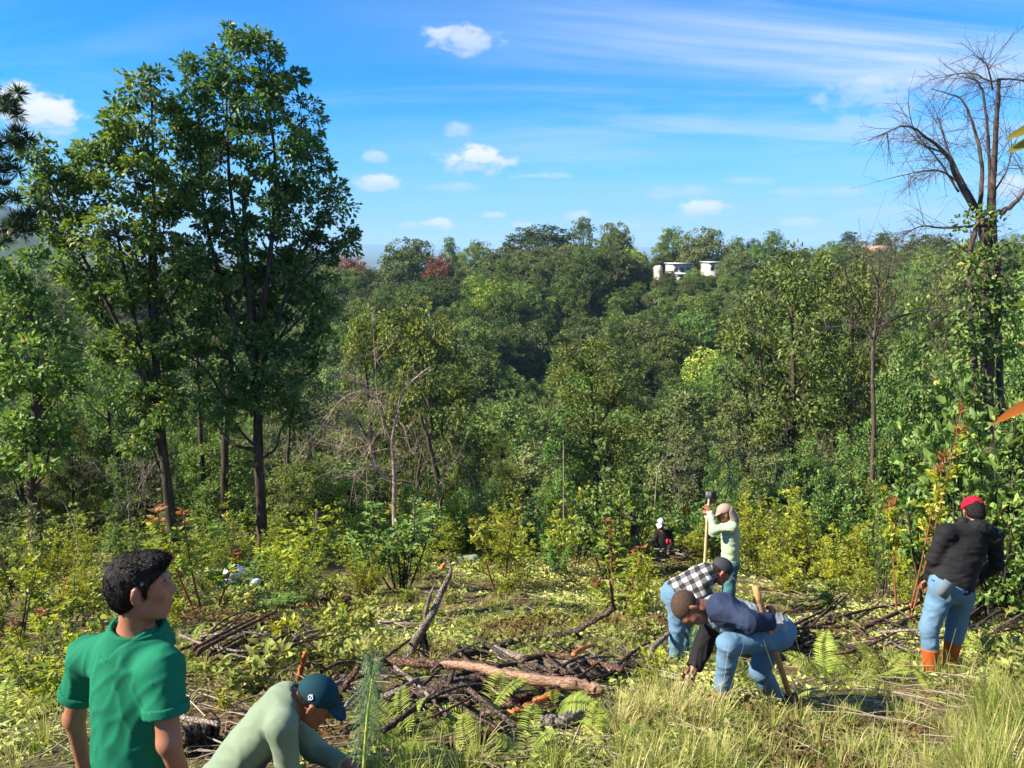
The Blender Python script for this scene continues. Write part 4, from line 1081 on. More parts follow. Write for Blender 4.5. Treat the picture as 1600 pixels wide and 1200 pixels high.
log('torn_log', 'long log torn open to pale pink wood in front of the branch pile', [(690, 1036), (745, 1043), (804, 1056), (900, 1071), (945, 1082)], .045, .075, wood, [.22, .22, .2, .18, .14], 1, 14, .05, flat=.55, groove=.28)
log('log', 'thin bark covered log leading left from the torn log', [(584, 1033), (640, 1035), (700, 1037), (760, 1045)], .035, .05, logR, .16, 2, 9)
log('log', 'thick dark charred log crossing below the torn log', [(603, 1104), (673, 1085), (730, 1070), (778, 1053)], .062, .070, logm, [.06, .1, .13, .15], 3, 12, .12, tips=(1,), nst=3)
log('log', 'long dark crooked log with one end raised behind the torn log', [(700, 1028), (758, 1017), (792, 1005), (846, 997), (894, 988), (928, 969), (962, 949)], .045, .028, logm, [.05, .08, .1, .1, .15, .3, .45], 4, 10, .1, nst=3)
log('branch', 'pinkish upright shoot at the raised end of the long dark log', [(958, 950), (956, 930), (953, 908)], .022, .014, logR, [.44, .62, .8], 5, 6, cat='branch')
log('branch', 'short dark prop branch under the raised log', [(896, 990), (908, 998), (921, 1007)], .03, .025, logm, [.15, .08, .03], 6, 7, cat='branch')
log('log', 'brown log lying right of the torn log', [(767, 1013), (803, 1024), (843, 1035), (900, 1039), (972, 1042)], .04, .035, logG, .10, 7, 9)
log('log', 'crooked branch above the brown log', [(815, 1030), (870, 1024), (928, 1036), (972, 1046)], .03, .025, logR, .16, 8, 8)
log('log', 'log partly under the brush at centre right', [(886, 1053), (942, 1053), (1000, 1041)], .045, .04, logm, .10, 9, 9)
log('branch', 'small orange barked branch lying on the logs', [(896, 1022), (911, 1013), (927, 1008)], .022, .016, woodO, .22, 10, 7, cat='branch')
log('log', 'orange split bark curving out below the torn log', [(796, 1113), (826, 1104), (854, 1088), (870, 1077)], .032, .030, woodO, .08, 11, 8, .15, flat=.5)
log('branch', 'dark red piece of wood beside the orange bark', [(794, 1098), (820, 1090), (848, 1078)], .035, .028, logR, .05, 12, 8, cat='branch')
log('branch', 'short reddish log piece left of the ferns', [(684, 1122), (708, 1114), (732, 1104)], .032, .028, logR, .05, 13, 8, cat='branch')
log('log', 'bent reddish branch in the lower foreground', [(664, 1184), (696, 1158), (735, 1154), (790, 1136)], .034, .028, logR, .04, 14, 8)
log('log', 'flat weathered log half hidden by ferns', [(838, 1131), (880, 1126), (914, 1116)], .045, .04, logG, .04, 15, 9)
log('branch', 'leaning reddish stick right of the teal cap', [(512, 1112), (536, 1078), (562, 1040)], .030, .022, logR, [.05, .2, .35], 16, 7, cat='branch', tips=(0,))
log('branch', 'stick with bright orange torn tip behind the teal cap', [(466, 1062), (471, 1042), (477, 1020)], .024, .018, woodO, [.02, .18, .34], 17, 6, .2, cat='branch')
log('branch', 'thin pale stick behind the standing man', [(282, 1121), (312, 1126), (342, 1131)], .018, .014, logG, .30, 18, 6, cat='branch')
log('log', 'upper dark log between the two men at left', [(278, 1152), (308, 1142), (340, 1134)], .055, .05, logm, .14, 19, 10)
log('log', 'lower dark log between the two men at left', [(276, 1172), (308, 1160), (338, 1152)], .055, .05, logm, .05, 20, 10)
log('branch', 'curved grey branch left of the navy jacket worker', [(1008, 1052), (1016, 1022), (1032, 1000), (1072, 972)], .030, .022, logG, [.02, .18, .28, .36], 21, 7, cat='branch')
log('branch', 'reddish branch pointing at the red capped worker legs', [(1340, 985), (1392, 962), (1436, 942)], .026, .022, logR, [.1, .18, .28], 22, 8, cat='branch')
log('log', 'dark curved log left of the red capped worker', [(1360, 1004), (1388, 984), (1416, 970), (1442, 966)], .04, .036, logm, [.05, .1, .12, .12], 23, 9)
log('log', 'dark log right of the navy jacket worker tool', [(1242, 1006), (1276, 999), (1310, 992)], .045, .04, logm, .05, 24, 9)
log('branch', 'brown branch above the dark log right of the tool', [(1256, 984), (1292, 974), (1330, 965)], .03, .026, logR, .12, 25, 7, cat='branch')
log('log', 'short log with cut end beside the red capped worker shin', [(1492, 987), (1505, 978), (1520, 968)], .034, .034, logm, .14, 26, 9, tips=(0,))
log('log', 'thick log leaning up to the right edge', [(1496, 977), (1534, 948), (1568, 925), (1606, 911)], .055, .05, logm, [.15, .25, .34, .42], 27, 10, nst=3)
log('branch', 'upright grey branch at the right edge', [(1566, 908), (1582, 866), (1592, 845)], .026, .016, logG, [.35, .7, .9], 28, 7, cat='branch')
log('branch', 'dark stick carried past the red capped worker hip', [(1478, 945), (1492, 937), (1502, 930)], .018, .016, logR, [.62, .68, .72], 29, 6, cat='branch')
def pile(n, cx, cy, rx, ry, label, group, seed, r=(.008, .03), ln=(60, 130), ang=(-.35, .25), mats=(logm, logR, logG, logm), lift=(.03, .3)):
    rs = random.Random(seed)
    for i in range(n):
        x = cx + rs.uniform(-rx, rx); y = cy + rs.uniform(-ry, ry); a = rs.uniform(*ang); l = rs.uniform(*ln) / 2
        lf = rs.uniform(*lift); k = rs.uniform(-8, 8); r0 = rs.uniform(*r)
        th = 'thick' if r0 > sum(r) / 2 else 'thin'; mm = rs.choice(mats); cw = {'log_bark': 'dark', 'log_bark_red': 'reddish', 'weathered_wood': 'grey'}[mm.name]
        wx = 'left end' if x < cx - rx * .5 else 'left half' if x < cx else 'right half' if x < cx + rx * .5 else 'right end'; wy = 'upper ' if y < cy - ry / 3 else 'lower ' if y > cy + ry / 3 else 'middle '
        lb = th + ' ' + cw + ' ' + label + ', ' + wy + wx
        log('branch', lb, [(x - l * cos(a), y + l * sin(a)), (x, y + k), (x + l * cos(a), y - l * sin(a))], r0, r0 * .6, mm, [lf * .8, lf, lf * .9], 700 + seed * 31 + i, 6, cat='branch', group=group)
pile(34, 405, 995, 70, 18, 'branch in the brush pile left of centre', 'branches of the left brush pile', 1, (.007, .024), (40, 140), (-.4, .8), lift=(.08, .34))
pile(14, 560, 965, 70, 14, 'branch lying left of the split stump', 'branches left of the split stump', 2, (.008, .02), (60, 140), (-.1, .2), lift=(.02, .1))
pile(46, 1330, 980, 100, 30, 'branch in the pile left of red capped worker', 'branches of the right brush pile', 3, (.006, .024), (50, 140), (-.7, .8), lift=(.03, .25))
pile(34, 1555, 955, 65, 32, 'branch in the pile at right edge', 'branches at the right edge', 4, (.007, .02), (60, 120), (.05, .6), lift=(.05, .4))
pile(34, 925, 1035, 85, 26, 'stick in the branch pile at centre right', 'branches of the centre pile', 5, (.007, .022), (40, 130), (-.9, .7), lift=(.03, .2))
pile(30, 705, 1070, 130, 45, 'stick in the branch pile in front', 'branches of the front pile', 6, (.008, .026), (40, 130), (-.9, .8), lift=(.06, .2))
pile(14, 545, 1070, 40, 40, 'stick beside the kneeling man head', 'sticks beside the kneeling man', 7, (.008, .026), (40, 90), (.2, 1.1), lift=(.03, .25))
pile(14, 1075, 868, 45, 8, 'branch in the pile by the white capped worker', 'branches of the far brush pile', 8, (.012, .03), (40, 80), (-.2, .2), lift=(.05, .6))
pile(10, 790, 890, 120, 40, 'branch lying behind the split stump', 'cut branches on the clearing', 9, (.010, .024), (30, 80), (-.4, .4), lift=(.02, .08))
pile(9, 1350, 925, 120, 25, 'stick before the yellow thicket', 'sticks before the yellow thicket', 10, (.007, .016), (40, 100), (-.4, .5), mats=(logG, logR), lift=(.02, .1))

# ------------------------------------------------------------------ ferns
def frond_mesh(seed, m=fernm):
    rng = np.random.default_rng(seed); mb = MB(); L = .70
    t = np.linspace(0, 1, 15); P = np.stack([0 * t, L * t * (1 - .18 * t), L * (.95 * t - .62 * t * t)], -1)
    mb.tube(P, np.linspace(.004, .001, 15), 3, False, tint=.2)
    T = nrm(np.gradient(P, axis=0))
    for i in np.arange(2.0, 14.2, .5):
        tt = i / 14; q = int(i); Pi = P[q] * (1 - (i - q)) + P[min(q + 1, 14)] * (i - q)
        w = .25 * L * (sin(pi * (tt * .88 + .10)) ** .8) * (1 - .35 * tt)
        for sd in (-1, 1):
            d = nrm(np.array([sd, 0, 0]) + T[q] * .42 + np.array([0, 0, -.10]) + rng.normal(0, .05, 3))
            mb.leaves(Pi[None], d[None], np.array([[0, 0, 1.]]) + rng.normal(0, .15, (1, 3)), w * rng.uniform(.9, 1.1), w * .13 + .003, np.clip(rng.normal(.5, .18), 0, 1), .10, True)
    return mb.mesh('frond', [m])
FR = [frond_mesh(1), frond_mesh(2), frond_mesh(3)]
rs = random.Random(5)
def fern(px, py, size, n, label, tilt=.15, facing=None):
    p = hit(px, py)
    o = empty('fern', p)
    for i in range(n):
        f = link('frond', rs.choice(FR), o); a = (facing if facing is not None else 0) + (i + rs.uniform(-.3, .3)) * (6.28 if facing is None else 2.2) / n
        f.rotation_euler = (tilt + rs.uniform(-.45, .35), rs.uniform(-.5, .5), a); s = size * rs.uniform(.5, .95); f.scale = (s, s, s)
    tag(o, label, 'fern', 'ferns on the slope')
    return o
for a in [(760, 1128, .75, 5, 'pale fern above the lower branches at bottom centre'), (866, 1112, .8, 5, 'wide pale fern right of the orange bark'), (634, 1160, .75, 6, 'fern right of the pine seedling'),
          (822, 1188, .7, 4, 'bright fern at the bottom edge right of centre'), (918, 1178, .6, 3, 'dark fern standing at the bottom edge'), (736, 1196, .6, 4, 'fern at the bottom edge below the pale fern'),
          (8, 1140, .8, 5, 'fern frond at the left edge'), (1335, 1050, 1.05, 7, 'tallest fern in front of the right brush pile'), (1290, 1070, .85, 6, 'green fern right of the wooden handle foot'),
          (1240, 955, .8, 6, 'pale fern behind the navy jacket worker'), (1262, 918, .8, 5, 'small bright fern beyond the pale fern'), (1185, 1088, .7, 5, 'green fern at the navy jacket worker foot'),
          (1462, 1092, .6, 5, 'fern in front of the orange boots'), (1545, 1030, .75, 5, 'fern right of the orange boots'), (1432, 940, .6, 4, 'fern left of the red capped worker thigh'),
          (1380, 1060, .8, 6, 'fern leaning right beside the tallest fern'), (335, 1050, .6, 5, 'pale fern below the red stemmed sapling'), (300, 1010, .6, 4, 'pale fern behind the standing man'),
          (575, 1140, .55, 4, 'small fern behind the pine seedling'), (700, 1165, .55, 4, 'little fern left of the bent branch'), (1225, 1100, .65, 5, 'low fern below the wooden handle'),
          (1320, 930, .6, 4, 'low fern before the brightest yellow shrub'), (965, 1150, .5, 4, 'small fern in the grass at bottom centre'), (1500, 1060, .5, 4, 'small fern behind the right boot')]:
    fern(*a)

# ------------------------------------------------------------------ ground cover and grass
def ground_np(x, y): return ground(x, y)
rng = np.random.default_rng(77)
PG = [(hit(x, y)[:2], r) for x, y, r in [(405, 1000, .55), (470, 990, .4), (650, 1085, .5), (720, 1085, .5), (800, 1075, .5), (870, 1060, .5), (940, 1045, .5), (560, 1080, .4), (1290, 985, .5), (1370, 990, .5), (1560, 955, .6), (1080, 1075, .35), (680, 1120, .4), (600, 1120, .4)]]
def pile_gap(X, Y):
    k = np.ones_like(X)
    for c, r in PG: k = np.minimum(k, .16 + .84 * np.clip(((X - c[0]) ** 2 + (Y - c[1]) ** 2) / r ** 2 - .5, 0, 1))
    return k
def scatter_leaves(n, seed):
    rng = np.random.default_rng(seed); mb = MB()
    Y = 3.0 + 21 * rng.random(n) ** 1.25; X = (rng.random(n) * 2 - 1) * (.80 * Y + 1.2)
    dens = fbm(np.stack([X / 1.3, Y / 1.3, 0 * X + 2], -1), 3); keep = rng.random(n) < np.clip((dens - .28) * 3.2, .12, 1) * pile_gap(X, Y)
    X, Y, dens = X[keep], Y[keep], dens[keep]; n = len(X)
    Zg = ground(X, Y)
    h = rng.random(n) ** 2.2 * np.clip((dens - .40) * 1.0, .02, .20) * np.interp(Y, [4, 8, 14], [.45, .8, 1.0])
    p = np.stack([X, Y, Zg + h + .005], -1)
    a = rng.random(n) * 6.28; ax = np.stack([np.cos(a), np.sin(a), rng.normal(.15, .35, n)], -1)
    nm = nrm(np.array([0, 0, 1.]) + rng.standard_normal((n, 3)) * .5)
    patch = fbm(np.stack([X / .9 + 9, Y / .9, 0 * X], -1), 3)
    tint = np.clip((patch - .5) * 2.4 + .52 + rng.normal(0, .13, n) + .3 * h, 0, 1)
    L = .03 + .055 * rng.random(n) + .03 * np.clip((Y - 5) / 6, 0, 1)
    mb.leaves(p, ax, nm, L, L * rng.uniform(.3, .55, n), tint, .25)
    return mb.mesh('ground_leaves', [litter])
gcov = link('ground_leaves', scatter_leaves(200000, 4)); tag(gcov, 'carpet of cut leaves, weeds and litter over the cleared slope', 'ground cover', kind='stuff')
# twig litter
mb = MB(); n = 2600
Yt = 3.5 + 16 * rng.random(n) ** 1.3; Xt = (rng.random(n) * 2 - 1) * (.8 * Yt + 1); a = rng.random(n) * pi; l = rng.uniform(.08, .35, n)
dx, dy = np.cos(a) * l, np.sin(a) * l
P0 = np.stack([Xt - dx, Yt - dy, ground(Xt - dx, Yt - dy) + .02 + .06 * rng.random(n)], -1); P1 = np.stack([Xt + dx, Yt + dy, ground(Xt + dx, Yt + dy) + .02 + .10 * rng.random(n)], -1)
for i in range(n):
    r = rng.uniform(.002, .006); mid = (P0[i] + P1[i]) / 2 + rng.normal(0, .02, 3)
    mb.tube(np.array([P0[i], mid, P1[i]]), np.array([r, r, r * .5]), 3, False, tint=rng.random())
tag(link('twig_litter', mb.mesh('twig_litter', [drym])), 'thin dry twigs strewn over the cleared slope', 'twigs', kind='stuff')
def grass(name, label, regions, seed):
    """regions: (px range, py range, tufts, blades, length, lean, straw)"""
    rng = np.random.default_rng(seed); mb = MB()
    for (x0, x1, y0, y1, nt, nb, L0, straw) in regions:
        for i in range(nt):
            p = hit(rng.uniform(x0, x1), rng.uniform(y0, y1), 0, 2.2, 26)
            if fbm(np.array([[p[0] * 1.6, p[1] * 1.6, 3.]]), 2)[0] < .42: continue
            L = L0 * rng.uniform(.6, 1.2); n = int(nb * rng.uniform(.5, 1.6)); a = rng.random(n) * 6.28
            out = np.stack([np.cos(a), np.sin(a), 0 * a], -1); lean = (rng.random(n) ** .8 * 1.0)[:, None]; ln = (L * rng.uniform(.5, 1.15, n))[:, None]
            b0 = p[None] + out * .05 * rng.random((n, 1)); b0[:, 2] = p[2] - .02
            wd = rng.uniform(.0016, .0034, n)[:, None] * (1 if L < .5 else 1.15)
            side = np.stack([-np.sin(a), np.cos(a), 0 * a], -1)
            pts = [b0 + out * ln * lean * t ** 1.7 * .8 + np.array([0, 0, 1]) * ln * (t - .55 * lean * t ** 2.2) for t in (0, .33, .66, 1.0)]
            v = np.stack([pts[0] + side * wd, pts[0] - side * wd, pts[1] + side * wd, pts[1] - side * wd, pts[2] + side * wd * .75, pts[2] - side * wd * .75, pts[3]], 1).reshape(-1, 3)
            k = np.arange(n)[:, None] * 7
            to = rng.normal(0, .16)
            tint = np.clip(rng.normal(.35 + .35 * straw + to, .2, n) + (rng.random(n) < straw * .4) * .4, 0, 1)
            mb.add(v, np.vstack([k + np.array([[0, 1, 3, 2]]), k + np.array([[2, 3, 5, 4]])]), k + np.array([[4, 5, 6]]), np.repeat(tint, 7))
    tag(link(name, mb.mesh(name, [grassm])), label, 'grass', kind='stuff')
grass('grass', 'long arching grass over the right foreground', [(960, 1640, 1180, 1330, 170, 44, .31, .45), (960, 1640, 1120, 1180, 110, 26, .22, .45), (1480, 1680, 1110, 1320, 130, 56, .5, .4), (1100, 1640, 1080, 1130, 60, 20, .17, .5), (960, 1130, 1100, 1150, 55, 22, .36, .85), (560, 900, 1180, 1300, 60, 30, .3, .3)], 3)
grass('weeds', 'short grass and weeds across the clearing', [(240, 1600, 900, 1060, 900, 24, .24, .3), (0, 300, 1000, 1250, 80, 24, .3, .2)], 6)
mb = MB(); rng = np.random.default_rng(12)
for i in range(60):
    px = rng.choice([rng.uniform(985, 1130), rng.uniform(1180, 1600), rng.uniform(1500, 1620)]); p = hit(px, rng.uniform(1080, 1200), 0, 2.2)
    d = nrm(np.array([rng.normal(0, .35), rng.normal(0, .2), 1])); l = rng.uniform(.35, .8)
    mb.tube(smooth_path([p, p + d * l * .5 + rng.normal(0, .02, 3), p + d * l + np.array([rng.normal(0, .12), 0, -.05])], 6), np.linspace(.0022, .001, 6), 3, False, tint=rng.uniform(.5, 1))
tag(link('dry_stalks', mb.mesh('dry_stalks', [grassm])), 'thin straw coloured stalks standing in the foreground grass', 'stalks', kind='stuff')

# ------------------------------------------------------------------ pine seedlings
def seedling(px, py_b, py_t, label, Y=None, lean=0.0, nn=900, L=.16):
    rng = np.random.default_rng(int(px)); 
    p = hit(px, py_b) if Y is None else at(px, py_b, Y)
    h = at(px, py_t, p[1])[2] - p[2]
    o = empty('pine_seedling', p); ms, ml = MB(), MB()
    P = smooth_path([(0, 0, -.02), (lean * h * .4, 0, h * .5), (lean * h, 0, h)], 12); ms.tube(P, np.linspace(.011, .005, 12), 6, True)
    t = rng.random(nn) ** .8 * .92 + .08; k = np.minimum(t * 11, 10.99); q = k.astype(int); f = (k - q)[:, None]
    b0 = P[q] * (1 - f) + P[q + 1] * f
    a = rng.random(nn) * 6.28; ax = np.stack([np.cos(a), np.sin(a), .9 + 1.3 * (t > .85)], -1)
    nm = nrm(np.cross(ax, rng.standard_normal((nn, 3))))
    l = L * rng.uniform(.7, 1.15, nn)
    # each needle arches over and hangs
    wd = .0013; axn = nrm(ax); sd = nrm(np.cross(axn, [0, 0, 1.])) * wd
    p1 = b0 + axn * l[:, None] * .45; p2 = p1 + nrm(axn * [1, 1, .1]) * l[:, None] * .3; p3 = p2 + nrm(axn * [1, 1, 0] * .7 + [0, 0, -.8]) * l[:, None] * .3
    v = np.stack([b0 - sd, b0 + sd, p1 - sd, p1 + sd, p2 - sd, p2 + sd, p3], 1).reshape(-1, 3); kk = np.arange(nn)[:, None] * 7
    ml.add(v, np.vstack([kk + np.array([[0, 1, 3, 2]]), kk + np.array([[2, 3, 5, 4]])]), kk + np.array([[4, 5, 6]]), np.repeat(np.clip(rng.normal(.3 + .5 * t, .15), 0, 1), 7))
    link('stem', ms.mesh('stem', [lime_stem], True), o); link('needles', ml.mesh('needles', [seed_n]), o)
    tag(o, label, 'seedling', 'pine seedlings being planted'); return o
lime_stem = rough_mat('seedling_stem', [(.3, (.28, .33, .05)), (.7, (.42, .44, .10))], 20, .6, .1)
seedling(568, 1200, 1040, 'pine seedling with yellow green shoot in front of the kneeling man', Y=3.35, lean=.13, nn=520, L=.11)
seedling(1090, 1052, 985, 'small pine seedling held at the navy jacket worker hands', Y=None, lean=-.05, nn=500, L=.11)

# ------------------------------------------------------------------ white bags in the shrubs
bagm = rough_mat('white_plastic', [(.3, (.62, .66, .70)), (.7, (.80, .82, .84))], 6, .4, .4, spec=.5)
for i, (x, y, r, lb) in enumerate([(364, 893, .14, 'white bag caught in the shrubs left of the tallest oak'), (356, 912, .10, 'smaller white bag below the first one'), (398, 911, .09, 'white bag beside the tallest oak trunk')]):
    c = at(x, y, 11.6); th, ph = np.meshgrid(np.linspace(0, 2 * pi, 18, endpoint=False), np.linspace(-pi / 2, pi / 2, 12), indexing='ij')
    d = np.stack([np.cos(ph) * np.cos(th), np.cos(ph) * np.sin(th), np.sin(ph) * .8], -1); d = d * (r * (.6 + .9 * fbm(d * 2.1 + i * 5, 3)))[..., None]
    ii = np.arange(18)[:, None] * 12; jj = np.arange(11)[None]; i2 = ((np.arange(18) + 1) % 18)[:, None] * 12
    o = link('plastic_bag', mesh_np('plastic_bag', d.reshape(-1, 3), [np.stack([ii + jj, i2 + jj, i2 + jj + 1, ii + jj + 1], -1).reshape(-1, 4)], [bagm], smooth=True), None, c)
    tag(o, lb, 'bag')

# ------------------------------------------------------------------ leaves of a branch close to the camera at the right edge
fo = empty('overhanging_branch', np.array([.78, .95, gz(.78, .95)]))
f0 = np.array(fo.location)
mb = MB(); Pst = np.array([f0, at(1690, 900, .95), at(1668, 650, .95), at(1660, 450, .95), at(1655, 180, .95)]) - f0
mb.tube(smooth_path(Pst, 20), np.linspace(.006, .003, 20), 6, True); link('stem', mb.mesh('stem', [barkD], True), fo)
def big_leaf(tip, root, wpx, tint, lb=None, Y=.95, m=None):
    a = at(*root, Y) - f0; b = at(*tip, Y - .02) - f0; ax = b - a; L = np.linalg.norm(ax); ax = ax / L
    sd = nrm(np.cross(ax, np.array([.2, .75, .6]))); nn = np.cross(sd, ax); w = wpx / F * Y
    n = 9; t = np.linspace(0, 1, n); pr = np.sin(pi * t ** .85) ** .7 * w / 2
    pr = pr * (1 + .10 * (np.arange(n) % 2))
    c = a[None] + ax[None] * (t * L)[:, None] + nn[None] * (.12 * L * t * (1 - t))[:, None]
    v = np.stack([c + sd * pr[:, None] + nn * pr[:, None] * .3, c, c - sd * pr[:, None] + nn * pr[:, None] * .3], 1).reshape(-1, 3)
    i = np.arange(n - 1)[:, None] * 3; q = np.vstack([i + np.array([[0, 1, 4, 3]]), i + np.array([[1, 2, 5, 4]])])
    mb = MB(); mb.add(v, q, None, np.repeat(np.clip(tint + .25 * (t - .5), 0, 1), 3)); o = link('leaf', mb.mesh('leaf', [m], True), fo)
    if lb: o['label'] = lb
autm = leaf_mat('autumn_leaf', [(0, (.42, .26, .04)), (.5, (.48, .24, .06)), (1, (.52, .22, .10))], .45, .45, .35, 0, 0)
grnm = leaf_mat('edge_leaf', [(0, (.10, .16, .03)), (.5, (.20, .22, .05)), (1, (.30, .24, .07))], .45, .45, .35, 0, 0)
big_leaf((1551, 664), (1640, 628), 40, .8, 'orange autumn leaf', m=autm)
big_leaf((1566, 700), (1650, 668), 18, .1, 'green leaf', m=grnm)
big_leaf((1570, 218), (1655, 188), 20, .7, m=grnm)
big_leaf((1572, 238), (1652, 212), 22, .6, m=grnm)
big_leaf((1578, 478), (1658, 470), 16, .0, m=grnm)
tag(fo, 'leafy twig with one orange leaf close by at the right edge', 'branch')

# ------------------------------------------------------------------ people: smooth implicit bodies turned into one surface each
def smin(a, b, k):
    h = np.clip(.5 + .5 * (b - a) / k, 0, 1)
    return b * (1 - h) + a * h - k * h * (1 - h)
def CAP(a, b, r1, r2=None, k=.025, flat=False): return dict(t='c', a=np.asarray(a, float), b=np.asarray(b, float), r1=r1, r2=r1 if r2 is None else r2, k=k, flat=flat)
def ELL(c, r, R=None, k=.025): return dict(t='e', c=np.asarray(c, float), r=np.asarray(r, float), R=np.eye(3) if R is None else np.asarray(R, float), k=k)
def prim_box(p):
    if p['t'] == 'c':
        m = max(p['r1'], p['r2']); return np.minimum(p['a'], p['b']) - m, np.maximum(p['a'], p['b']) + m
    m = np.abs(p['R']) @ p['r']                     # columns of R are the axes
    return p['c'] - m, p['c'] + m
def prim_eval(p, P):
    if p['t'] == 'c':
        ab = p['b'] - p['a']; l2 = ab @ ab + 1e-12
        t = np.clip(((P - p['a']) @ ab) / l2, 0, 1)
        d = np.linalg.norm(P - p['a'] - t[..., None] * ab, axis=-1) - (p['r1'] + (p['r2'] - p['r1']) * t)
        if p['flat']: d = np.maximum(d, ((P - p['b']) @ ab) / sqrt(l2))
        return d
    q = (P - p['c']) @ p['R']
    k0 = np.linalg.norm(q / p['r'], axis=-1); k1 = np.linalg.norm(q / (p['r'] ** 2), axis=-1)
    return k0 * (k0 - 1) / np.maximum(k1, 1e-6)
def sdf_mesh(name, prims, h, mats, sub=(), fold=None, cuts=(), bounds=None, tint=None):
    B = [prim_box(p) for p in prims]
    lo = np.min([b[0] for b in B], 0) - 3 * h - .02; hi = np.max([b[1] for b in B], 0) + 3 * h + .02
    if bounds is not None: lo = np.maximum(lo, bounds[0]); hi = np.minimum(hi, bounds[1])
    n = np.ceil((hi - lo) / h).astype(int) + 1
    ax = [lo[i] + h * np.arange(n[i]) for i in range(3)]
    D = np.full(n, .3)
    def region(b, mg):
        a = np.clip(np.floor((b[0] - mg - lo) / h).astype(int), 0, n - 1); z = np.clip(np.ceil((b[1] + mg - lo) / h).astype(int) + 1, 1, n)
        return tuple(slice(a[i], max(z[i], a[i])) for i in range(3))
    def pts(s): return np.stack(np.meshgrid(ax[0][s[0]], ax[1][s[1]], ax[2][s[2]], indexing='ij'), -1)
    for p, b in zip(prims, B):
        s = region(b, 2 * p['k'] + 2 * h)
        if 0 in D[s].shape: continue
        D[s] = smin(D[s], prim_eval(p, pts(s)), p['k'])
    for p in sub:
        s = region(prim_box(p), 2 * h + .03)
        if 0 in D[s].shape: continue
        D[s] = -smin(-D[s], prim_eval(p, pts(s)), max(p['k'], 1e-4))
    if fold is not None:
        I = np.nonzero(np.abs(D) < .05); Pm = np.stack([ax[i][I[i]] for i in range(3)], -1); D[I] += fold(Pm)
    for c, nn in cuts:
        nn = nrm(nn); e = (ax[0][:, None, None] - c[0]) * nn[0] + (ax[1][None, :, None] - c[1]) * nn[1] + (ax[2][None, None, :] - c[2]) * nn[2]
        D = np.maximum(D, e)
    ng = D < 0
    cs = [np.s_[:-1], np.s_[1:]]
    cor = [(a, b, c) for a in (0, 1) for b in (0, 1) for c in (0, 1)]
    cnt = sum(ng[cs[a], cs[b], cs[c]].astype(int) for a, b, c in cor)
    I = np.nonzero((cnt > 0) & (cnt < 8)); m = len(I[0])
    if m == 0: return None
    cid = np.full(np.array(n) - 1, -1); cid[I] = np.arange(m)
    vals = {c: D[I[0] + c[0], I[1] + c[1], I[2] + c[2]] for c in cor}
    acc = np.zeros((m, 3)); wn = np.zeros(m)
    for c in cor:
        for d in range(3):
            if c[d]: continue
            e = list(c); e[d] = 1; e = tuple(e); a, b = vals[c], vals[e]
            cr = (a < 0) != (b < 0); t = np.where(cr, a / np.where(cr, a - b, 1), 0)
            pt = np.array(c, float)[None] + 0 * acc; pt[:, d] = t
            acc[cr] += pt[cr]; wn += cr
    V = lo + h * (np.stack(I, -1) + acc / wn[:, None])
    Q = []
    for d in range(3):
        a = [np.s_[:]] * 3; b = [np.s_[:]] * 3; a[d] = np.s_[:-1]; b[d] = np.s_[1:]
        A, Bv = ng[tuple(a)], ng[tuple(b)]; E = np.nonzero(A != Bv); E = np.stack(E, -1)
        o1, o2 = (d + 1) % 3, (d + 2) % 3
        E = E[(E[:, o1] > 0) & (E[:, o2] > 0) & (E[:, o1] < n[o1] - 1) & (E[:, o2] < n[o2] - 1)]
        def cell(s1, s2):
            k = E.copy(); k[:, o1] -= s1; k[:, o2] -= s2; return cid[k[:, 0], k[:, 1], k[:, 2]]
        q = np.stack([cell(1, 1), cell(0, 1), cell(0, 0), cell(1, 0)], -1)
        fl = ~A[E[:, 0], E[:, 1], E[:, 2]]; q[fl] = q[fl][:, ::-1]; Q.append(q)
    Q = np.vstack(Q); Q = Q[(Q >= 0).all(1)]
    return V, Q
def skin_obj(name, parent, prims, h, m, **kw):
    r = sdf_mesh(name, prims, h, [m], **kw)
    if r is None: return None
    V, Q = r
    return link(name, mesh_np(name, V - np.array(parent.location), [Q], [m], smooth=True), parent)
def fab(name, col, var=.25, bump=.25, scale=60, rough=.85):
    c0 = tuple(x * (1 - var) for x in col); c1 = tuple(min(1, x * (1 + var)) for x in col)
    m, N, o = mat_base(name)
    t = N.new('ShaderNodeTexCoord'); n = N.noise(t.outputs['Object'], 6, 4, .6)
    c = N.ramp(n, [(.3, c0), (.7, c1)])
    p = N.new('ShaderNodeBsdfPrincipled'); N.l.new(c, p.inputs['Base Color']); p.inputs['Roughness'].default_value = rough; p.inputs['Specular IOR Level'].default_value = .2
    p.inputs['Sheen Weight'].default_value = 0.0
    b = N.new('ShaderNodeBump'); b.inputs['Strength'].default_value = min(1, bump * 1.1); b.inputs['Distance'].default_value = .012
    N.l.new(N.m('ADD', N.noise(t.outputs['Object'], 11, 4, .5, .6), N.m('MULTIPLY', N.noise(t.outputs['Object'], scale * 6, 2, .5), .25)), b.inputs['Height'])
    N.l.new(b.outputs[0], p.inputs['Normal']); N.l.new(p.outputs[0], o.inputs[0])
    return m
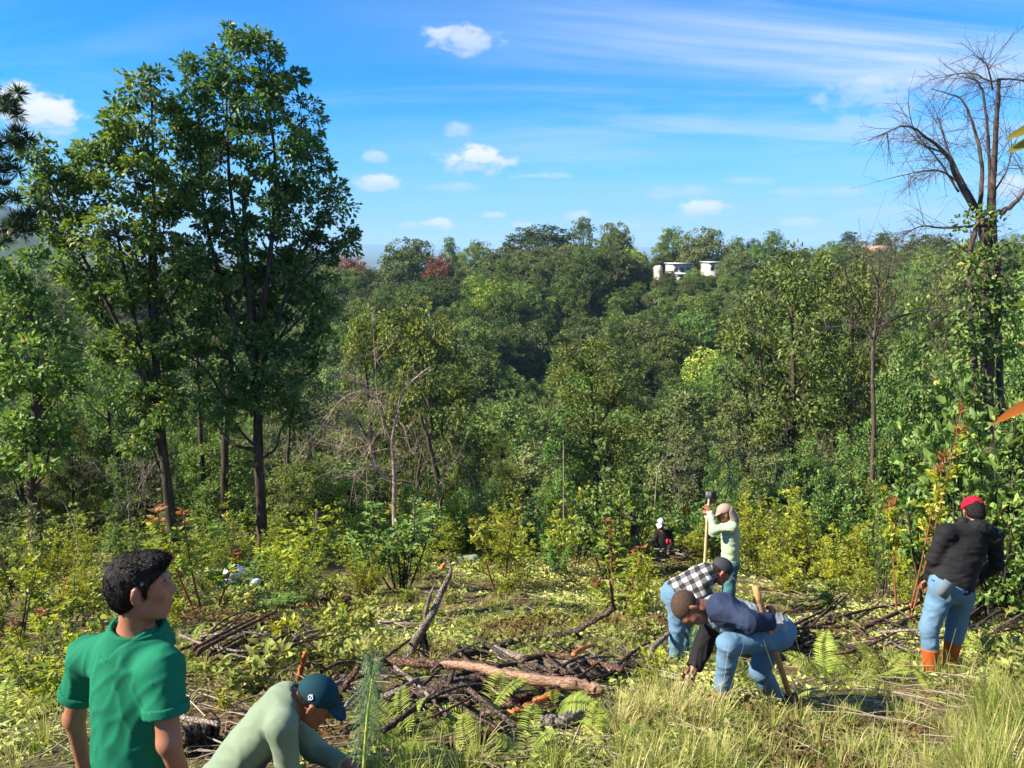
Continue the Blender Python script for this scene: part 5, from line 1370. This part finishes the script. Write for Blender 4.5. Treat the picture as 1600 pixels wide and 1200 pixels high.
def skin_mat(name, col):
    m, N, o = mat_base(name)
    t = N.new('ShaderNodeTexCoord'); n = N.noise(t.outputs['Object'], 18, 4, .6)
    c = N.ramp(n, [(.3, tuple(x * .82 for x in col)), (.7, tuple(x * 1.12 for x in col))])
    p = N.new('ShaderNodeBsdfPrincipled'); N.l.new(c, p.inputs['Base Color']); p.inputs['Roughness'].default_value = .5
    p.inputs['Subsurface Weight'].default_value = .25; p.inputs['Subsurface Radius'].default_value = (1, .25, .12); p.inputs['Subsurface Scale'].default_value = .012
    b = N.new('ShaderNodeBump'); b.inputs['Strength'].default_value = .35; b.inputs['Distance'].default_value = .003
    N.l.new(N.noise(t.outputs['Object'], 90, 4, .65), b.inputs['Height']); N.l.new(b.outputs[0], p.inputs['Normal'])
    N.l.new(p.outputs[0], o.inputs[0]); return m
skinA = skin_mat('skin_tan', (.30, .125, .068)); skinB = skin_mat('skin_brown', (.26, .098, .052)); skinC = skin_mat('skin_dark', (.20, .078, .042))
hairm = rough_mat('black_hair', [(.3, (.004, .0035, .003)), (.7, (.016, .013, .012))], 60, .6, .6, (1, 1, .35), spec=.25)
stubble = rough_mat('cropped_hair', [(.3, (.035, .020, .015)), (.7, (.085, .050, .035))], 80, .7, .4)
denim = fab('denim', (.10, .185, .285), .16, .35, 40); denimD = fab('denim_dark', (.04, .08, .14), .2, .3, 40)

def frame(up, side):
    up = nrm(up); side = nrm(np.asarray(side) - up * (np.asarray(side) @ up)); fwd = np.cross(up, side)
    return side, fwd, up                                   # side = right hand, fwd, up
def head_parts(c, f, u, s=1.0):
    """prims of a head; c centre at ear height, f face direction, u crown direction"""
    f = nrm(f); u = nrm(np.asarray(u) - f * (np.asarray(u) @ f)); r = np.cross(f, u)
    R = np.stack([r, f, u], 1)
    def L(x, y, z): return c + s * (r * x + f * y + u * z)
    P = [ELL(L(0, -.018, .032), np.array([.074, .096, .086]) * s, R, .02), ELL(L(0, .026, -.038), np.array([.060, .066, .078]) * s, R, .03),
         CAP(L(-.022, .058, -.092), L(.022, .058, -.092), .020 * s, k=.03),
         CAP(L(-.045, .008, -.070), L(-.015, .060, -.095), .022 * s, .018 * s, .03), CAP(L(.045, .008, -.070), L(.015, .060, -.095), .022 * s, .018 * s, .03),
         CAP(L(-.034, .078, .020), L(.034, .078, .020), .014 * s, k=.02),
         CAP(L(0, .084, .010), L(0, .104, -.026), .007 * s, .011 * s, .012), CAP(L(-.011, .093, -.033), L(.011, .093, -.033), .009 * s, k=.010),
         CAP(L(-.020, .086, -.060), L(.020, .086, -.060), .008 * s, k=.012), CAP(L(-.017, .083, -.071), L(.017, .083, -.071), .009 * s, k=.012),
         ELL(L(-.038, .062, -.022), np.array([.022, .022, .022]) * s, R, .02), ELL(L(.038, .062, -.022), np.array([.022, .022, .022]) * s, R, .02)]
    for sd in (-1, 1):
        ra = nrm(r * sd * .45 - f * .9); Re = np.stack([nrm(np.cross(ra, u)), ra, u], 1)
        P.append(ELL(L(sd * .080, -.012, -.006), np.array([.009, .019, .034]) * s, Re, .008))
        P.append(CAP(L(sd * .076, -.004, -.034), L(sd * .077, -.006, -.026), .009 * s, k=.008))
    sub = [ELL(L(-.031, .098, .003), np.array([.017, .018, .011]) * s, R, .01), ELL(L(.031, .098, .003), np.array([.017, .018, .011]) * s, R, .01),
           CAP(L(-.02, .097, -.0655), L(.02, .097, -.0655), .003 * s, k=.004)]
    return P, sub, L, R
def hand_parts(w, d, n, s=1.0, curl=.5, side=1):
    """w wrist, d towards the fingers, n back of the hand; thumb on side"""
    d = nrm(d); n = nrm(np.asarray(n) - d * (np.asarray(n) @ d)); t = np.cross(d, n) * side       # t points to the thumb
    P = [CAP(w, w + d * .03 * s, .026 * s, .028 * s, .02)]
    kn = []
    for i, x in enumerate((.030, .010, -.010, -.028)):
        k = w + d * (.088 - .006 * abs(i - 1)) * s + t * x * s
        P.append(CAP(w + d * .02 * s + t * x * .6 * s, k, .014 * s, .0115 * s, .012)); kn.append(k)
    for i, (k, l) in enumerate(zip(kn, (.070, .078, .072, .056))):
        a = curl * 1.1; d1 = d * cos(a) - n * sin(a); b = curl * 2.2; d2 = d * cos(b) - n * sin(b); c_ = curl * 3.0; d3 = d * cos(c_) - n * sin(c_)
        p1 = k + d1 * l * .45 * s; p2 = p1 + d2 * l * .32 * s; p3 = p2 + d3 * l * .25 * s
        P += [CAP(k, p1, .0105 * s, .0095 * s, .004), CAP(p1, p2, .0095 * s, .0088 * s, .004), CAP(p2, p3, .0088 * s, .0075 * s, .004)]
    a = w + d * .025 * s + t * .022 * s; b = a + nrm(d * .6 + t * .75 - n * .3) * .045 * s; c = b + nrm(d * .85 + t * .25 - n * (.3 + curl * .6)) * .034 * s; e = c + nrm(d * .8 - t * .15 - n * (.4 + curl * .7)) * .026 * s
    P += [CAP(a, b, .015 * s, .0125 * s, .01), CAP(b, c, .0118 * s, .0105 * s, .004), CAP(c, e, .0105 * s, .0085 * s, .004)]
    return P
def folds(amp, dirs, freq, seed=0):
    """creases: ridged noise drawn out across the given directions"""
    dirs = [nrm(d) for d in dirs]
    def ridge(Q): return 1 - np.abs(2 * vnoise(Q) - 1)
    def f(P):
        r = 0
        for i, d in enumerate(dirs[:2]):
            Q = P + d[None] * ((P @ d) * (freq / 14.0))[:, None]           # compress along d so creases run across it
            Q = Q + .05 * np.stack([vnoise(P * 6 + 9 * k + seed) for k in range(3)], -1)
            r = r + (ridge(Q * (5 + 3.5 * i) + seed + 5 * i) ** 3.5 - .25)
        return -amp * 1.3 * r + amp * .25 * (vnoise(P * 22 + seed) - .5)
    return f
def person(label, Y0, j, face, crown, skin, h=.012, hs=1.0, shirt=None, sleeve=None, cuff=1.0, pants=None, shoe=None, hair=None, cap=None, girth=1.0,
           collar=None, hands=(.5, .5), handdir=(None, None), handn=(None, None), jacket=None, foldamp=.006, zfoot=None, hem=.06, group='people planting on the slope', sleevem=None, legr=1.0, armr=1.0, fdirs=None):
    J = {k: at(v[0], v[1], Y0 + (v[2] if len(v) > 2 else 0)) for k, v in j.items()}
    spine = J['neck'] - J['pelvis']; sid = J['shR'] - J['shL']
    r_, f_, u_ = frame(spine, sid); RT = np.stack([r_, f_, u_], 1)
    foot = (J.get('ankL', J['pelvis']) + J.get('ankR', J['pelvis'])) / 2
    root = empty('person', (foot[0], foot[1], gz(foot[0], foot[1])))
    tag(root, label, 'person', group)
    g = girth
    chest = J['pelvis'] * .36 + J['neck'] * .64; belly = J['pelvis'] * .7 + J['neck'] * .3
    shm = (J['shL'] + J['shR']) / 2
    def torso(e):
        L = np.linalg.norm(spine)
        return [ELL(chest, (.165 * g + e, .108 * g + e, L * .36 + e), RT, .05), ELL(belly, (.150 * g + e, .108 * g + e, L * .34 + e), RT, .06), ELL(J['pelvis'], (.158 * g + e, .112 * g + e, .12 + e), RT, .06),
                CAP(J['neck'] - u_ * .055, J['shL'] * .9 + shm * .1, .062 * g + e, .060 * g + e, k=.05), CAP(J['neck'] - u_ * .055, J['shR'] * .9 + shm * .1, .062 * g + e, .060 * g + e, k=.05), CAP(J['neck'] - u_ * .06, shm * .3 + chest * .7, .085 * g + e, .10 * g + e, .05)]
    def arm(s, e, upto=1.0, flat=True):
        a, b, c = J['sh' + s], J['el' + s], J['wr' + s]; ar = armr
        if upto < .5: return [CAP(a, a + (b - a) * upto * 2, .060 * ar + e, .054 * ar + e * 1.25, .04, flat)]
        return [CAP(a, b, .058 * ar + e, .045 * ar + e, .04), CAP(b, b + (c - b) * (upto - .5) * 2, .044 * ar + e, .034 * ar + e * 1.1, .025, flat)]
    def leg(s, e, flat=True, upto=1.0):
        a, b, c = J['hip' + s], J['kn' + s], J['ank' + s]; l = legr
        return [CAP(a, b, .086 * l + e, .060 * l + e, .04), CAP(b, b + (c - b) * .35, .058 * l + e, .056 * l + e, .03), CAP(b + (c - b) * .35, b + (c - b) * upto, .056 * l + e, .040 * l + e * 1.6, .02, flat)]
    # body
    hp, hsub, HL, HR = head_parts(J['head'], face, crown, hs)
    B = torso(-.008) + [CAP(HL(0, -.025, -.06), J['neck'] - u_ * .02, .050 * hs, .060, .03)] + hp
    for s in 'LR':
        B += arm(s, -.004, 1.0, False)
        if 'kn' + s in J: B += leg(s, -.008, False)
    for i, s in enumerate('LR'):
        d = handdir[i] if handdir[i] is not None else J['wr' + s] - J['el' + s]
        nn = handn[i] if handn[i] is not None else np.cross(np.cross(nrm(d), [0, 0, 1.]), nrm(d)) + .01
        B += hand_parts(J['wr' + s], d, nn, 1.0, hands[i], 1 if s == 'R' else -1)
    skin_obj('body', root, B, h, skin, sub=hsub)
    # clothes
    if shirt is not None:
        sub = [CAP(J['neck'] - u_ * .03, HL(0, -.02, 0), .066, .075, .01)]
        pr = torso(.012)
        sl = arm('L', .013, cuff) + arm('R', .013, cuff)
        if sleevem is None: pr = pr + sl
        fl = folds(foldamp, [u_ + .3 * r_, u_ - .45 * r_] if fdirs is None else [r_ + fdirs * u_, r_ - (fdirs + .2) * u_], 42 if fdirs is None else 30, len(label))
        o = skin_obj('shirt', root, pr, h, shirt, sub=sub, fold=fl, cuts=[(J['pelvis'] - u_ * hem, -u_)])
        if sleevem is not None:
            for s, mm in zip('LR', sleevem): skin_obj('sleeve', root, [dict(p, k=.04) for p in arm(s, .019, cuff)] + [ELL(J['sh' + s] * .72 + chest * .28, (.10, .115, .12), RT, .07)], h, mm, fold=fl, sub=sub)
    if collar is not None:
        c0 = J['neck'] - u_ * .015 + f_ * .004; up = nrm(nrm(HL(0, -.02, -.05) - c0) + .4 * u_)
        skin_obj('collar', root, [CAP(c0 - up * .050, c0 + up * .042, .124, .090, .01, True)], min(h, .007), collar, sub=[CAP(c0 - up * .1, c0 + up * .1, .080, .074, .004)], cuts=[(c0 - up * .046, -up)])
    if pants is not None:
        pr = [ELL(J['pelvis'] - u_ * .02, (.160 * g + .010, .116 * g + .010, .135), RT, .06)]
        for s in 'LR':
            if 'kn' + s in J: pr += leg(s, .014, upto=1.0 if shoe is None or shoe[1] < .1 else 1 - (shoe[1] - .03) / np.linalg.norm(J['ank' + s] - J['kn' + s]))
        skin_obj('trousers', root, pr, h, pants, fold=folds(foldamp * .75, [(.5, .1, 1), (-.6, 0, 1)], 24, 3), cuts=())
    if shoe is not None:
        for s in 'LR':
            if 'ank' + s in J:
                a = J['ank' + s]; t = J['toe' + s] if 'toe' + s in J else a + np.array([f_[0], f_[1], 0]) * .18
                hd = nrm((t - a) * [1, 1, 0]); z = np.array([0, 0, 1.])
                bt = shoe[1]
                kk = nrm(J['kn' + s] - a); bo = .018 if bt > .1 else 0
                pr = [CAP(a + kk * (bt + .02), a - z * .03, .058 + bo, .052 + bo * .5, .03), ELL(a + hd * .07 - z * .055, (.048, .14, .045), np.stack([np.cross(hd, z), hd, z], 1), .03), CAP(a + hd * .06 - z * .03, a + hd * .14 - z * .06, .045, .036, .03)]
                skin_obj('boot', root, pr, h, shoe[0], cuts=[(a - z * .10, -z), (a + kk * bt, kk)])
    if hair is not None:
        hm, kind = hair
        R = HR
        pr = [ELL(HL(0, -.020, .036), np.array([.0775, .0995, .0885]) * hs, R, .02)]
        if kind == 'short': pr += [ELL(HL(0, .045, .088), np.array([.058, .048, .030]) * hs, R, .03), ELL(HL(0, -.05, -.02), np.array([.068, .062, .07]) * hs, R, .03), CAP(HL(.074, .012, .03), HL(.074, .014, -.012), .012, .008, .01), CAP(HL(-.074, .012, .03), HL(-.074, .014, -.012), .012, .008, .01)]
        nz = folds(.0012 if kind == 'short' else .001, [R[:, 0], R[:, 1]], 260, 9)
        cuts = [(HL(0, .086, .058), R[:, 1] * .72 - R[:, 2] * .70)] if kind == 'short' else [(HL(0, .070, .060), R[:, 1] * .62 - R[:, 2] * .78)]
        sb = [ELL(HL(sd * .085, -.012, -.012), np.array([.02, .026, .040]) * hs, R, .004) for sd in (-1, 1)]
        if kind == 'short':
            hp_ = [p for p in pr]
            ho = skin_obj('hair', root, hp_, min(h, .006), hm, fold=nz, cuts=[(HL(0, -.02, -.072), -R[:, 2] * .9 + R[:, 1] * .3)], sub=sb + [ELL(HL(0, .078, -.035), np.array([.10, .062, .088]) * hs, R, .012)])
            me = ho.data; nvv = len(me.vertices); co = np.empty(nvv * 3); me.vertices.foreach_get('co', co); no = np.empty(nvv * 3); me.vertices.foreach_get('normal', no)
            co = co.reshape(-1, 3); no = no.reshape(-1, 3); rg = np.random.default_rng(2); ki = rg.integers(0, nvv, 7000)
            hcl = HL(0, -.02, .03) - np.array(root.location); ok = np.linalg.norm((co[ki] - hcl), axis=1) > .07; ki = ki[ok]
            flow = nrm(no[ki] * .3 + rg.standard_normal((len(ki), 3)) * .25 + R[:, 1][None] * .55 * ((co[ki] - hcl) @ R[:, 2] > .03)[:, None] - R[:, 2][None] * .55 * ((co[ki] - hcl) @ R[:, 2] <= .03)[:, None])
            flow = nrm(flow - no[ki] * (flow * no[ki]).sum(1, keepdims=True) * .8); hb = MB(); hb.leaves(co[ki] - no[ki] * .001, flow, no[ki] + .4 * rg.standard_normal((len(ki), 3)), rg.uniform(.010, .022, len(ki)), .0016, .5, .12); link('strands', hb.mesh('strands', [hm]), ho)
        else: skin_obj('hair', root, [ELL(HL(0, -.020, .034), np.array([.0765, .0985, .0885]) * hs, R, .02)], min(h, .008), hm, cuts=cuts, sub=sb)
        for sd in (-1, 1):
            skin_obj('eyebrow', root, [CAP(HL(sd * .016, .089, .024), HL(sd * .046, .078, .027), .006, .004, .003)], .004, hairm)
    if cap is not None:
        cm, bm, back, tiltf = cap
        R = HR; d = -1 if back else 1
        pr = [ELL(HL(0, -.016, .046), np.array([.086, .110, .092]) * hs, R, .02)]
        cn = nrm(R[:, 2] - tiltf * R[:, 1] * d)
        sb = []
        if back: sb = [ELL(HL(0, -.125, .040), np.array([.032, .035, .022]) * hs, R, .006)]
        co = skin_obj('cap', root, pr, min(h, .008), cm, cuts=[(HL(0, 0, .030), -cn)], sub=sb)
        y0 = .085 if not back else .085
        R2 = np.stack([R[:, 0], nrm(R[:, 1] * (1 if not back else 1) - .25 * R[:, 2]), nrm(np.cross(R[:, 0], nrm(R[:, 1] - .25 * R[:, 2])))], 1)
        if not back:
            b = skin_obj('brim', root, [ELL(HL(0, .098, .030), np.array([.080, .085, .007]) * hs, R2, .004)], .006, bm, sub=[ELL(HL(0, -.016, .03), np.array([.076, .098, .08]) * hs, R, .004)])
    return root, J, HL, HR
poloM = fab('green_polo', (.004, .135, .070), .12, .22, 90); sageM = fab('sage_shirt', (.165, .215, .15), .08, .15, 90)
navyM = fab('navy_fleece', (.018, .028, .060), .3, .25, 60); greyM = fab('grey_fleece', (.20, .225, .245), .15, .25, 60); blackM = fab('black_fleece_and_sleeve_shade', (.011, .011, .012), .3, .3, 50)
mintM = fab('mint_shirt', (.34, .44, .29), .06, .2, 60); tealM = fab('teal_trousers', (.05, .15, .17), .2, .3, 40); tealC = fab('teal_cap', (.004, .036, .052), .15, .1, 80)
redC = fab('red_cap', (.36, .006, .026), .12, .15, 80); beigeM = fab('beige_cap', (.34, .25, .19), .1, .2, 60); whiteM = fab('white_cap', (.75, .75, .74), .05, .1, 60)
oliveM = fab('olive_shirt', (.16, .19, .15), .2, .25, 50); bootM = fab('orange_rubber', (.38, .085, .02), .2, .15, 30, .5); shoeM = fab('brown_shoe', (.12, .08, .06), .3, .2, 40)
darkJ = fab('dark_trousers', (.045, .055, .075), .3, .3, 40); redM = fab('red_cloth', (.55, .04, .05), .1, .2, 50)
steel = rough_mat('dark_steel', [(.3, (.012, .012, .013)), (.7, (.04, .04, .042))], 20, .5, .2, spec=.5)
handle = rough_mat('tool_handle', [(.3, (.30, .14, .055)), (.55, (.45, .23, .10)), (.8, (.55, .33, .17))], 8, .5, .2, (6, 6, .5), spec=.35)
poleM = rough_mat('pale_pole', [(.3, (.50, .34, .18)), (.7, (.66, .50, .30))], 8, .6, .2, (6, 6, .5))
white_print = fab('white_print', (.8, .82, .82), .03, 0, 10)
# black and white plaid
plaid, N, o = mat_base('plaid_flannel')
t = N.new('ShaderNodeTexCoord'); mp = N.new('ShaderNodeMapping'); N.l.new(t.outputs['Object'], mp.inputs[0]); mp.inputs['Rotation'].default_value = (0, radians(28), 0)
sx = N.new('ShaderNodeSeparateXYZ'); N.l.new(mp.outputs[0], sx.inputs[0])
w_ = N.noise(t.outputs['Object'], 6, 2)
def stripe(c): return N.m('GREATER_THAN', N.m('FRACT', N.m('ADD', N.m('MULTIPLY', c, 9.5), N.m('MULTIPLY', w_, .5))), .5)
yz = N.m('ADD', sx.outputs[2], N.m('MULTIPLY', sx.outputs[1], .6))
f = N.m('MULTIPLY', N.m('ADD', stripe(sx.outputs[0]), stripe(yz)), .5)
c = N.ramp(f, [(0, (.50, .50, .50)), (.5, (.10, .10, .105)), (1, (.012, .012, .014))], 'LINEAR')
p = N.new('ShaderNodeBsdfPrincipled'); N.l.new(c, p.inputs['Base Color']); p.inputs['Roughness'].default_value = .9; N.l.new(p.outputs[0], o.inputs[0])

# --- man in the green polo
r, J, HL, HR = person('man in green polo shirt standing at left, looking to the right', 2.45,
    dict(pelvis=(205, 1262), neck=(214, 985), head=(222, 915, -.01), shL=(138, 1026, .13), shR=(254, 1046, -.10), elL=(116, 1122, .17), elR=(264, 1160, -.16), wrL=(132, 1198, .24), wrR=(300, 1262, -.06),
         hipL=(182, 1290, .05), hipR=(228, 1290, -.05), knL=(190, 1440, .1), knR=(240, 1440, 0), ankL=(190, 1630, .08), ankR=(236, 1630, -.02)),
    (.93, .33, -.03), (-.02, 0, 1), skinA, .0075, .96, poloM, cuff=.30, pants=denimD, shoe=(shoeM, .05), hair=(hairm, 'short'), collar=poloM, hands=(.9, .6), fdirs=.35, foldamp=.0045, girth=.96, armr=.88)
for s_ in 'LR':
    a, b = J['sh' + s_], J['el' + s_]; e = a + (b - a) * .60; d = nrm(b - a)
    skin_obj('cuff', r, [CAP(e - d * .03, e + d * .004, .0745, .0745, .004, True)], .0065, poloM, cuts=[(e - d * .03, -d)])
# --- kneeling man
r, J, HL, HR = person('kneeling man in sage long sleeved shirt and teal cap', 3.6,
    dict(pelvis=(338, 1232, .02), neck=(455, 1088), head=(494, 1096, -.01), shL=(448, 1118, .16), shR=(440, 1132, -.17), elL=(492, 1172, .16), elR=(452, 1215, -.16), wrL=(540, 1196, .02), wrR=(505, 1250, -.08),
         hipL=(345, 1250, .09), hipR=(345, 1250, -.09), knL=(425, 1225, .12), knR=(420, 1228, -.14), ankL=(330, 1236, .12), ankR=(325, 1240, -.14)),
    (.80, .05, -.60), (.55, 0, .84), skinB, .009, 1.0, sageM, cuff=1.0, pants=denimD, shoe=(shoeM, .05), hair=(hairm, 'crop'), cap=(tealC, tealC, False, .10), hands=(.5, .5), fdirs=.5, foldamp=.004, girth=1.02)
lg = MB()
for k in (0, 1):          # the round mark with a bar on the cap
    pass
a = np.linspace(0, 2 * pi, 17); cpos = HL(.0825, -.052, .058); ux, uy = HR[:, 1] * .965 + HR[:, 0] * .26, nrm(HR[:, 2] - .12 * HR[:, 0])
lg.tube(np.array([cpos + .012 * (np.cos(x) * ux + np.sin(x) * uy) for x in a]), .0022, 4, False); lg.tube(np.array([cpos - .018 * uy, cpos, cpos + .018 * uy]), .0022, 4, True)
lo = link('logo', lg.mesh('logo', [white_print]), r); lo.matrix_basis = Matrix.Translation(-Vector(r.location)); lo['label'] = 'white round mark on the cap'
# --- navy jacket worker with a long handled tool
HY = 5.1
r, J, HL, HR = person('bent worker in navy and grey fleece with blue jeans, holding a wooden handle', HY,
    dict(pelvis=(1206, 985, 0), neck=(1108, 951, -.02), head=(1076, 951, -.05), shL=(1128, 950, -.17), shR=(1116, 962, .14), elL=(1172, 972, -.33), elR=(1098, 1010, .10), wrL=(1203, 971, -.20), wrR=(1084, 1044, .0),
         hipL=(1208, 995, -.09), hipR=(1208, 995, .10), knL=(1138, 1006, -.24), knR=(1186, 1048, .10), ankL=(1130, 1080, -.14), ankR=(1216, 1092, .24), toeL=(1095, 1098, -.2)),
    (-.12, -.40, -.90), (-.95, -.12, .22), skinC, .009, 1.07, greyM, cuff=1.0, pants=denim, shoe=(shoeM, .04), hair=(stubble, 'crop'), hands=(1.0, .45), handdir=(np.array([.25, .15, .95]), None), handn=(np.array([.6, -.8, 0]), None),
    foldamp=.006, sleevem=(navyM, blackM), girth=1.06, legr=.96)  # far sleeve coloured black: shade on the navy sleeve put into its colour
def tool(label, p0, p1, rad, m, name='digging_tool', head=None):
    o = empty(name, p1); b = np.asarray(p1)
    P = np.array([np.asarray(p0) - b, (np.asarray(p0) + p1) / 2 - b, np.zeros(3)]); P = smooth_path(P, 10)
    mb = MB(); mb.tube(P, np.linspace(rad, rad * .9, 10), 10, True, rough=.03, rng=np.random.default_rng(1)); link('handle', mb.mesh('handle', [m], True), o)
    if head:
        mb = MB(); c, sz, R = head; mb.box(np.asarray(c) - b, sz, R); mb.tube(np.array([np.asarray(c) - b - R[:, 2] * sz[2] * .5, np.asarray(c) - b + R[:, 2] * sz[2] * .5]), rad * 1.5, 8, True); link('tool_head', mb.mesh('tool_head', [steel]), o)
    tag(o, label, 'tool'); return o
t0, t1 = at(1180, 917, HY - .24), at(1236, 1094, HY - .05)
ax_ = nrm(t0 - t1); sd_ = nrm(np.cross(ax_, [0, 1., 0]))
tool('wooden tool handle gripped by the navy jacket worker', t0, t1, .022, handle, head=(t1 - ax_ * .04, (.11, .02, .18), np.stack([sd_, np.cross(ax_, sd_), ax_], 1)))
# --- plaid shirt worker
r, J, HL, HR = person('bent worker in black and white plaid shirt and dark cap', 7.2,
    dict(pelvis=(1056, 926, 0), neck=(1112, 894, -.02), head=(1127, 893, -.02), shL=(1104, 896, .16), shR=(1100, 908, -.17), elL=(1106, 935, .14), elR=(1092, 946, -.18), wrL=(1112, 962, .05), wrR=(1098, 975, -.08),
         hipL=(1058, 935, .09), hipR=(1056, 935, -.09), knL=(1072, 975, .1), knR=(1058, 980, -.1), ankL=(1068, 1026, .1), ankR=(1056, 1032, -.08)),
    (.80, -.05, -.60), (.62, .05, .78), skinB, .012, 1.0, plaid, cuff=1.0, pants=denim, shoe=(shoeM, .04), hair=(hairm, 'crop'), cap=(fab('charcoal_cap', (.035, .037, .045), .2, .1, 60), greyM, False, .1), foldamp=.007, girth=1.05)
# --- mint shirt worker with a pole
MY = 10.3
r, J, HL, HR = person('worker in pale mint shirt and beige sun cap raising a long pole', MY,
    dict(pelvis=(1141, 876, 0), neck=(1141, 815, 0), head=(1131, 802, -.02), shL=(1143, 824, -.17), shR=(1138, 822, .17), elL=(1116, 828, -.14), elR=(1114, 832, .12), wrL=(1109, 799, -.03), wrR=(1106, 806, .05),
         hipL=(1142, 884, -.09), hipR=(1140, 884, .09), knL=(1140, 922, -.1), knR=(1136, 922, .1), ankL=(1142, 968, -.1), ankR=(1136, 968, .12)),
    (-.95, -.1, -.2), (-.1, 0, 1), skinB, .013, 1.0, mintM, cuff=1.0, pants=tealM, shoe=(shoeM, .05), cap=(beigeM, beigeM, False, .0), hands=(1.0, 1.0), foldamp=.007, girth=1.02)
nk = skin_obj('neck_flap', r, [CAP(HL(0, -.07, .02), HL(0, -.10, -.11), .085, .10, .02)], .012, beigeM, sub=[CAP(HL(0, 0, .1), HL(0, .03, -.2), .085, .10, .01)])
p0, p1 = at(1107, 779, MY + .01), at(1098, 930, MY + .01)
ax_ = nrm(p0 - p1); sd_ = np.array([1., 0, 0])
tool('pale wooden pole with black metal head raised by the mint shirt worker', p0, p1, .020, poleM, 'digging_pole', (p0 + ax_ * .02 + sd_ * .03, (.15, .03, .17), np.stack([sd_, np.cross(ax_, sd_), ax_], 1)))
# --- red capped worker
r, J, HL, HR = person('worker in black hooded sweatshirt, jeans and red cap, seen from behind', 6.4,
    dict(pelvis=(1486, 914, -.04), neck=(1517, 824, .08), head=(1521, 801, .16), shL=(1476, 832, .02), shR=(1553, 838, .06), elL=(1460, 872, .02), elR=(1557, 882, .10), wrL=(1453, 904, .12), wrR=(1522, 908, .34),
         hipL=(1470, 925, -.04), hipR=(1503, 928, .0), knL=(1452, 982, -.03), knR=(1494, 980, .06), ankL=(1455, 1042, -.04), ankR=(1484, 1026, .08), toeL=(1452, 1045, .2), toeR=(1490, 1022, .3)),
    (.12, .78, -.60), (.04, .60, .78), skinB, .011, 1.05, blackM, cuff=1.0, pants=denim, shoe=(bootM, .19), hair=(hairm, 'short'), cap=(redC, redC, True, .12), hands=(.6, .6), foldamp=.007, girth=1.14, hem=.07, legr=1.05)
r_, f_, u_ = frame(J['neck'] - J['pelvis'], J['shR'] - J['shL'])
skin_obj('hood', r, [ELL(J['neck'] - f_ * .07 + u_ * .02 + r_ * .05, (.11, .06, .075), np.stack([r_, f_, u_], 1), .03), CAP(J['neck'] - r_ * .09 + u_ * .01, J['neck'] + r_ * .12 + u_ * .0, .05, .05, .03)], .010, blackM, fold=folds(.008, [u_, r_], 60, 4), sub=[CAP(J['neck'], HL(0, -.01, 0), .064, .075, .01)])
# grey card sleeve sticking out of the back pocket
cc = at(1477, 921, 6.4 - .21); m_ = MB(); Rm = Matrix.Rotation(radians(32), 3, 'Y'); m_.box((0, 0, 0), (.12, .012, .15), np.array(Rm))
o = link('pocket_pouch', m_.mesh('pocket_pouch', [fab('slate_pouch', (.14, .17, .20), .2, .2, 40)]), None, cc); tag(o, 'slate grey pouch in the back pocket of the jeans', 'pouch')
# --- workers farther down
r, J, HL, HR = person('distant worker with white cap and dark jacket behind the far brush pile', 18.5,
    dict(pelvis=(1038, 866, 0), neck=(1036, 829, 0), head=(1032, 819, -.02), shL=(1046, 833, 0), shR=(1026, 833, 0), elL=(1050, 848, -.05), elR=(1022, 848, -.05), wrL=(1045, 860, -.2), wrR=(1030, 860, -.2),
         hipL=(1042, 870, 0), hipR=(1034, 870, 0), knL=(1042, 882, -.2), knR=(1034, 882, -.2), ankL=(1042, 896, 0), ankR=(1034, 896, 0)),
    (-.5, -.8, -.35), (-.1, -.1, 1), skinC, .02, 1.0, blackM, pants=darkJ, shoe=(shoeM, .05), cap=(whiteM, whiteM, False, .0), foldamp=.008, girth=1.05)
skin_obj('rag', r, [ELL(at(1044, 846, 18.25), (.05, .03, .06), None, .01)], .012, redM, fold=folds(.02, [(1, 0, 0)], 50, 2))
person('distant bent worker with olive back among the saplings', 17.3,
    dict(pelvis=(727, 878, 0), neck=(747, 874, -.05), head=(755, 881, -.05), shL=(746, 877, .16), shR=(746, 882, -.16), elL=(750, 893, .15), elR=(750, 898, -.15), wrL=(756, 905, .1), wrR=(756, 910, -.1),
         hipL=(729, 884, .09), hipR=(729, 884, -.09), knL=(732, 900, .1), knR=(730, 902, -.1), ankL=(730, 912, .1), ankR=(728, 914, -.1)),
    (.8, 0, -.6), (.6, 0, .8), skinC, .02, 1.0, oliveM, pants=darkJ, shoe=(shoeM, .05), hair=(hairm, 'crop'), foldamp=.008, girth=1.1)

# ------------------------------------------------------------------ the air between here and the far hills
hz = MB(); hz.box((0, 9950, 60), (60000, 20500, 420))
hm, N, o = mat_base('haze')
pv = N.new('ShaderNodeVolumePrincipled')
pv.inputs['Color'].default_value = (.42, .68, 1.0, 1); pv.inputs['Density'].default_value = .00011
pv.inputs['Anisotropy'].default_value = 0.0
N.l.new(pv.outputs[0], o.inputs['Volume'])
haze = link('haze', hz.mesh('haze', [hm])); tag(haze, kind='stuff')
haze['label'] = 'pale blue haze over the valley and far hills'
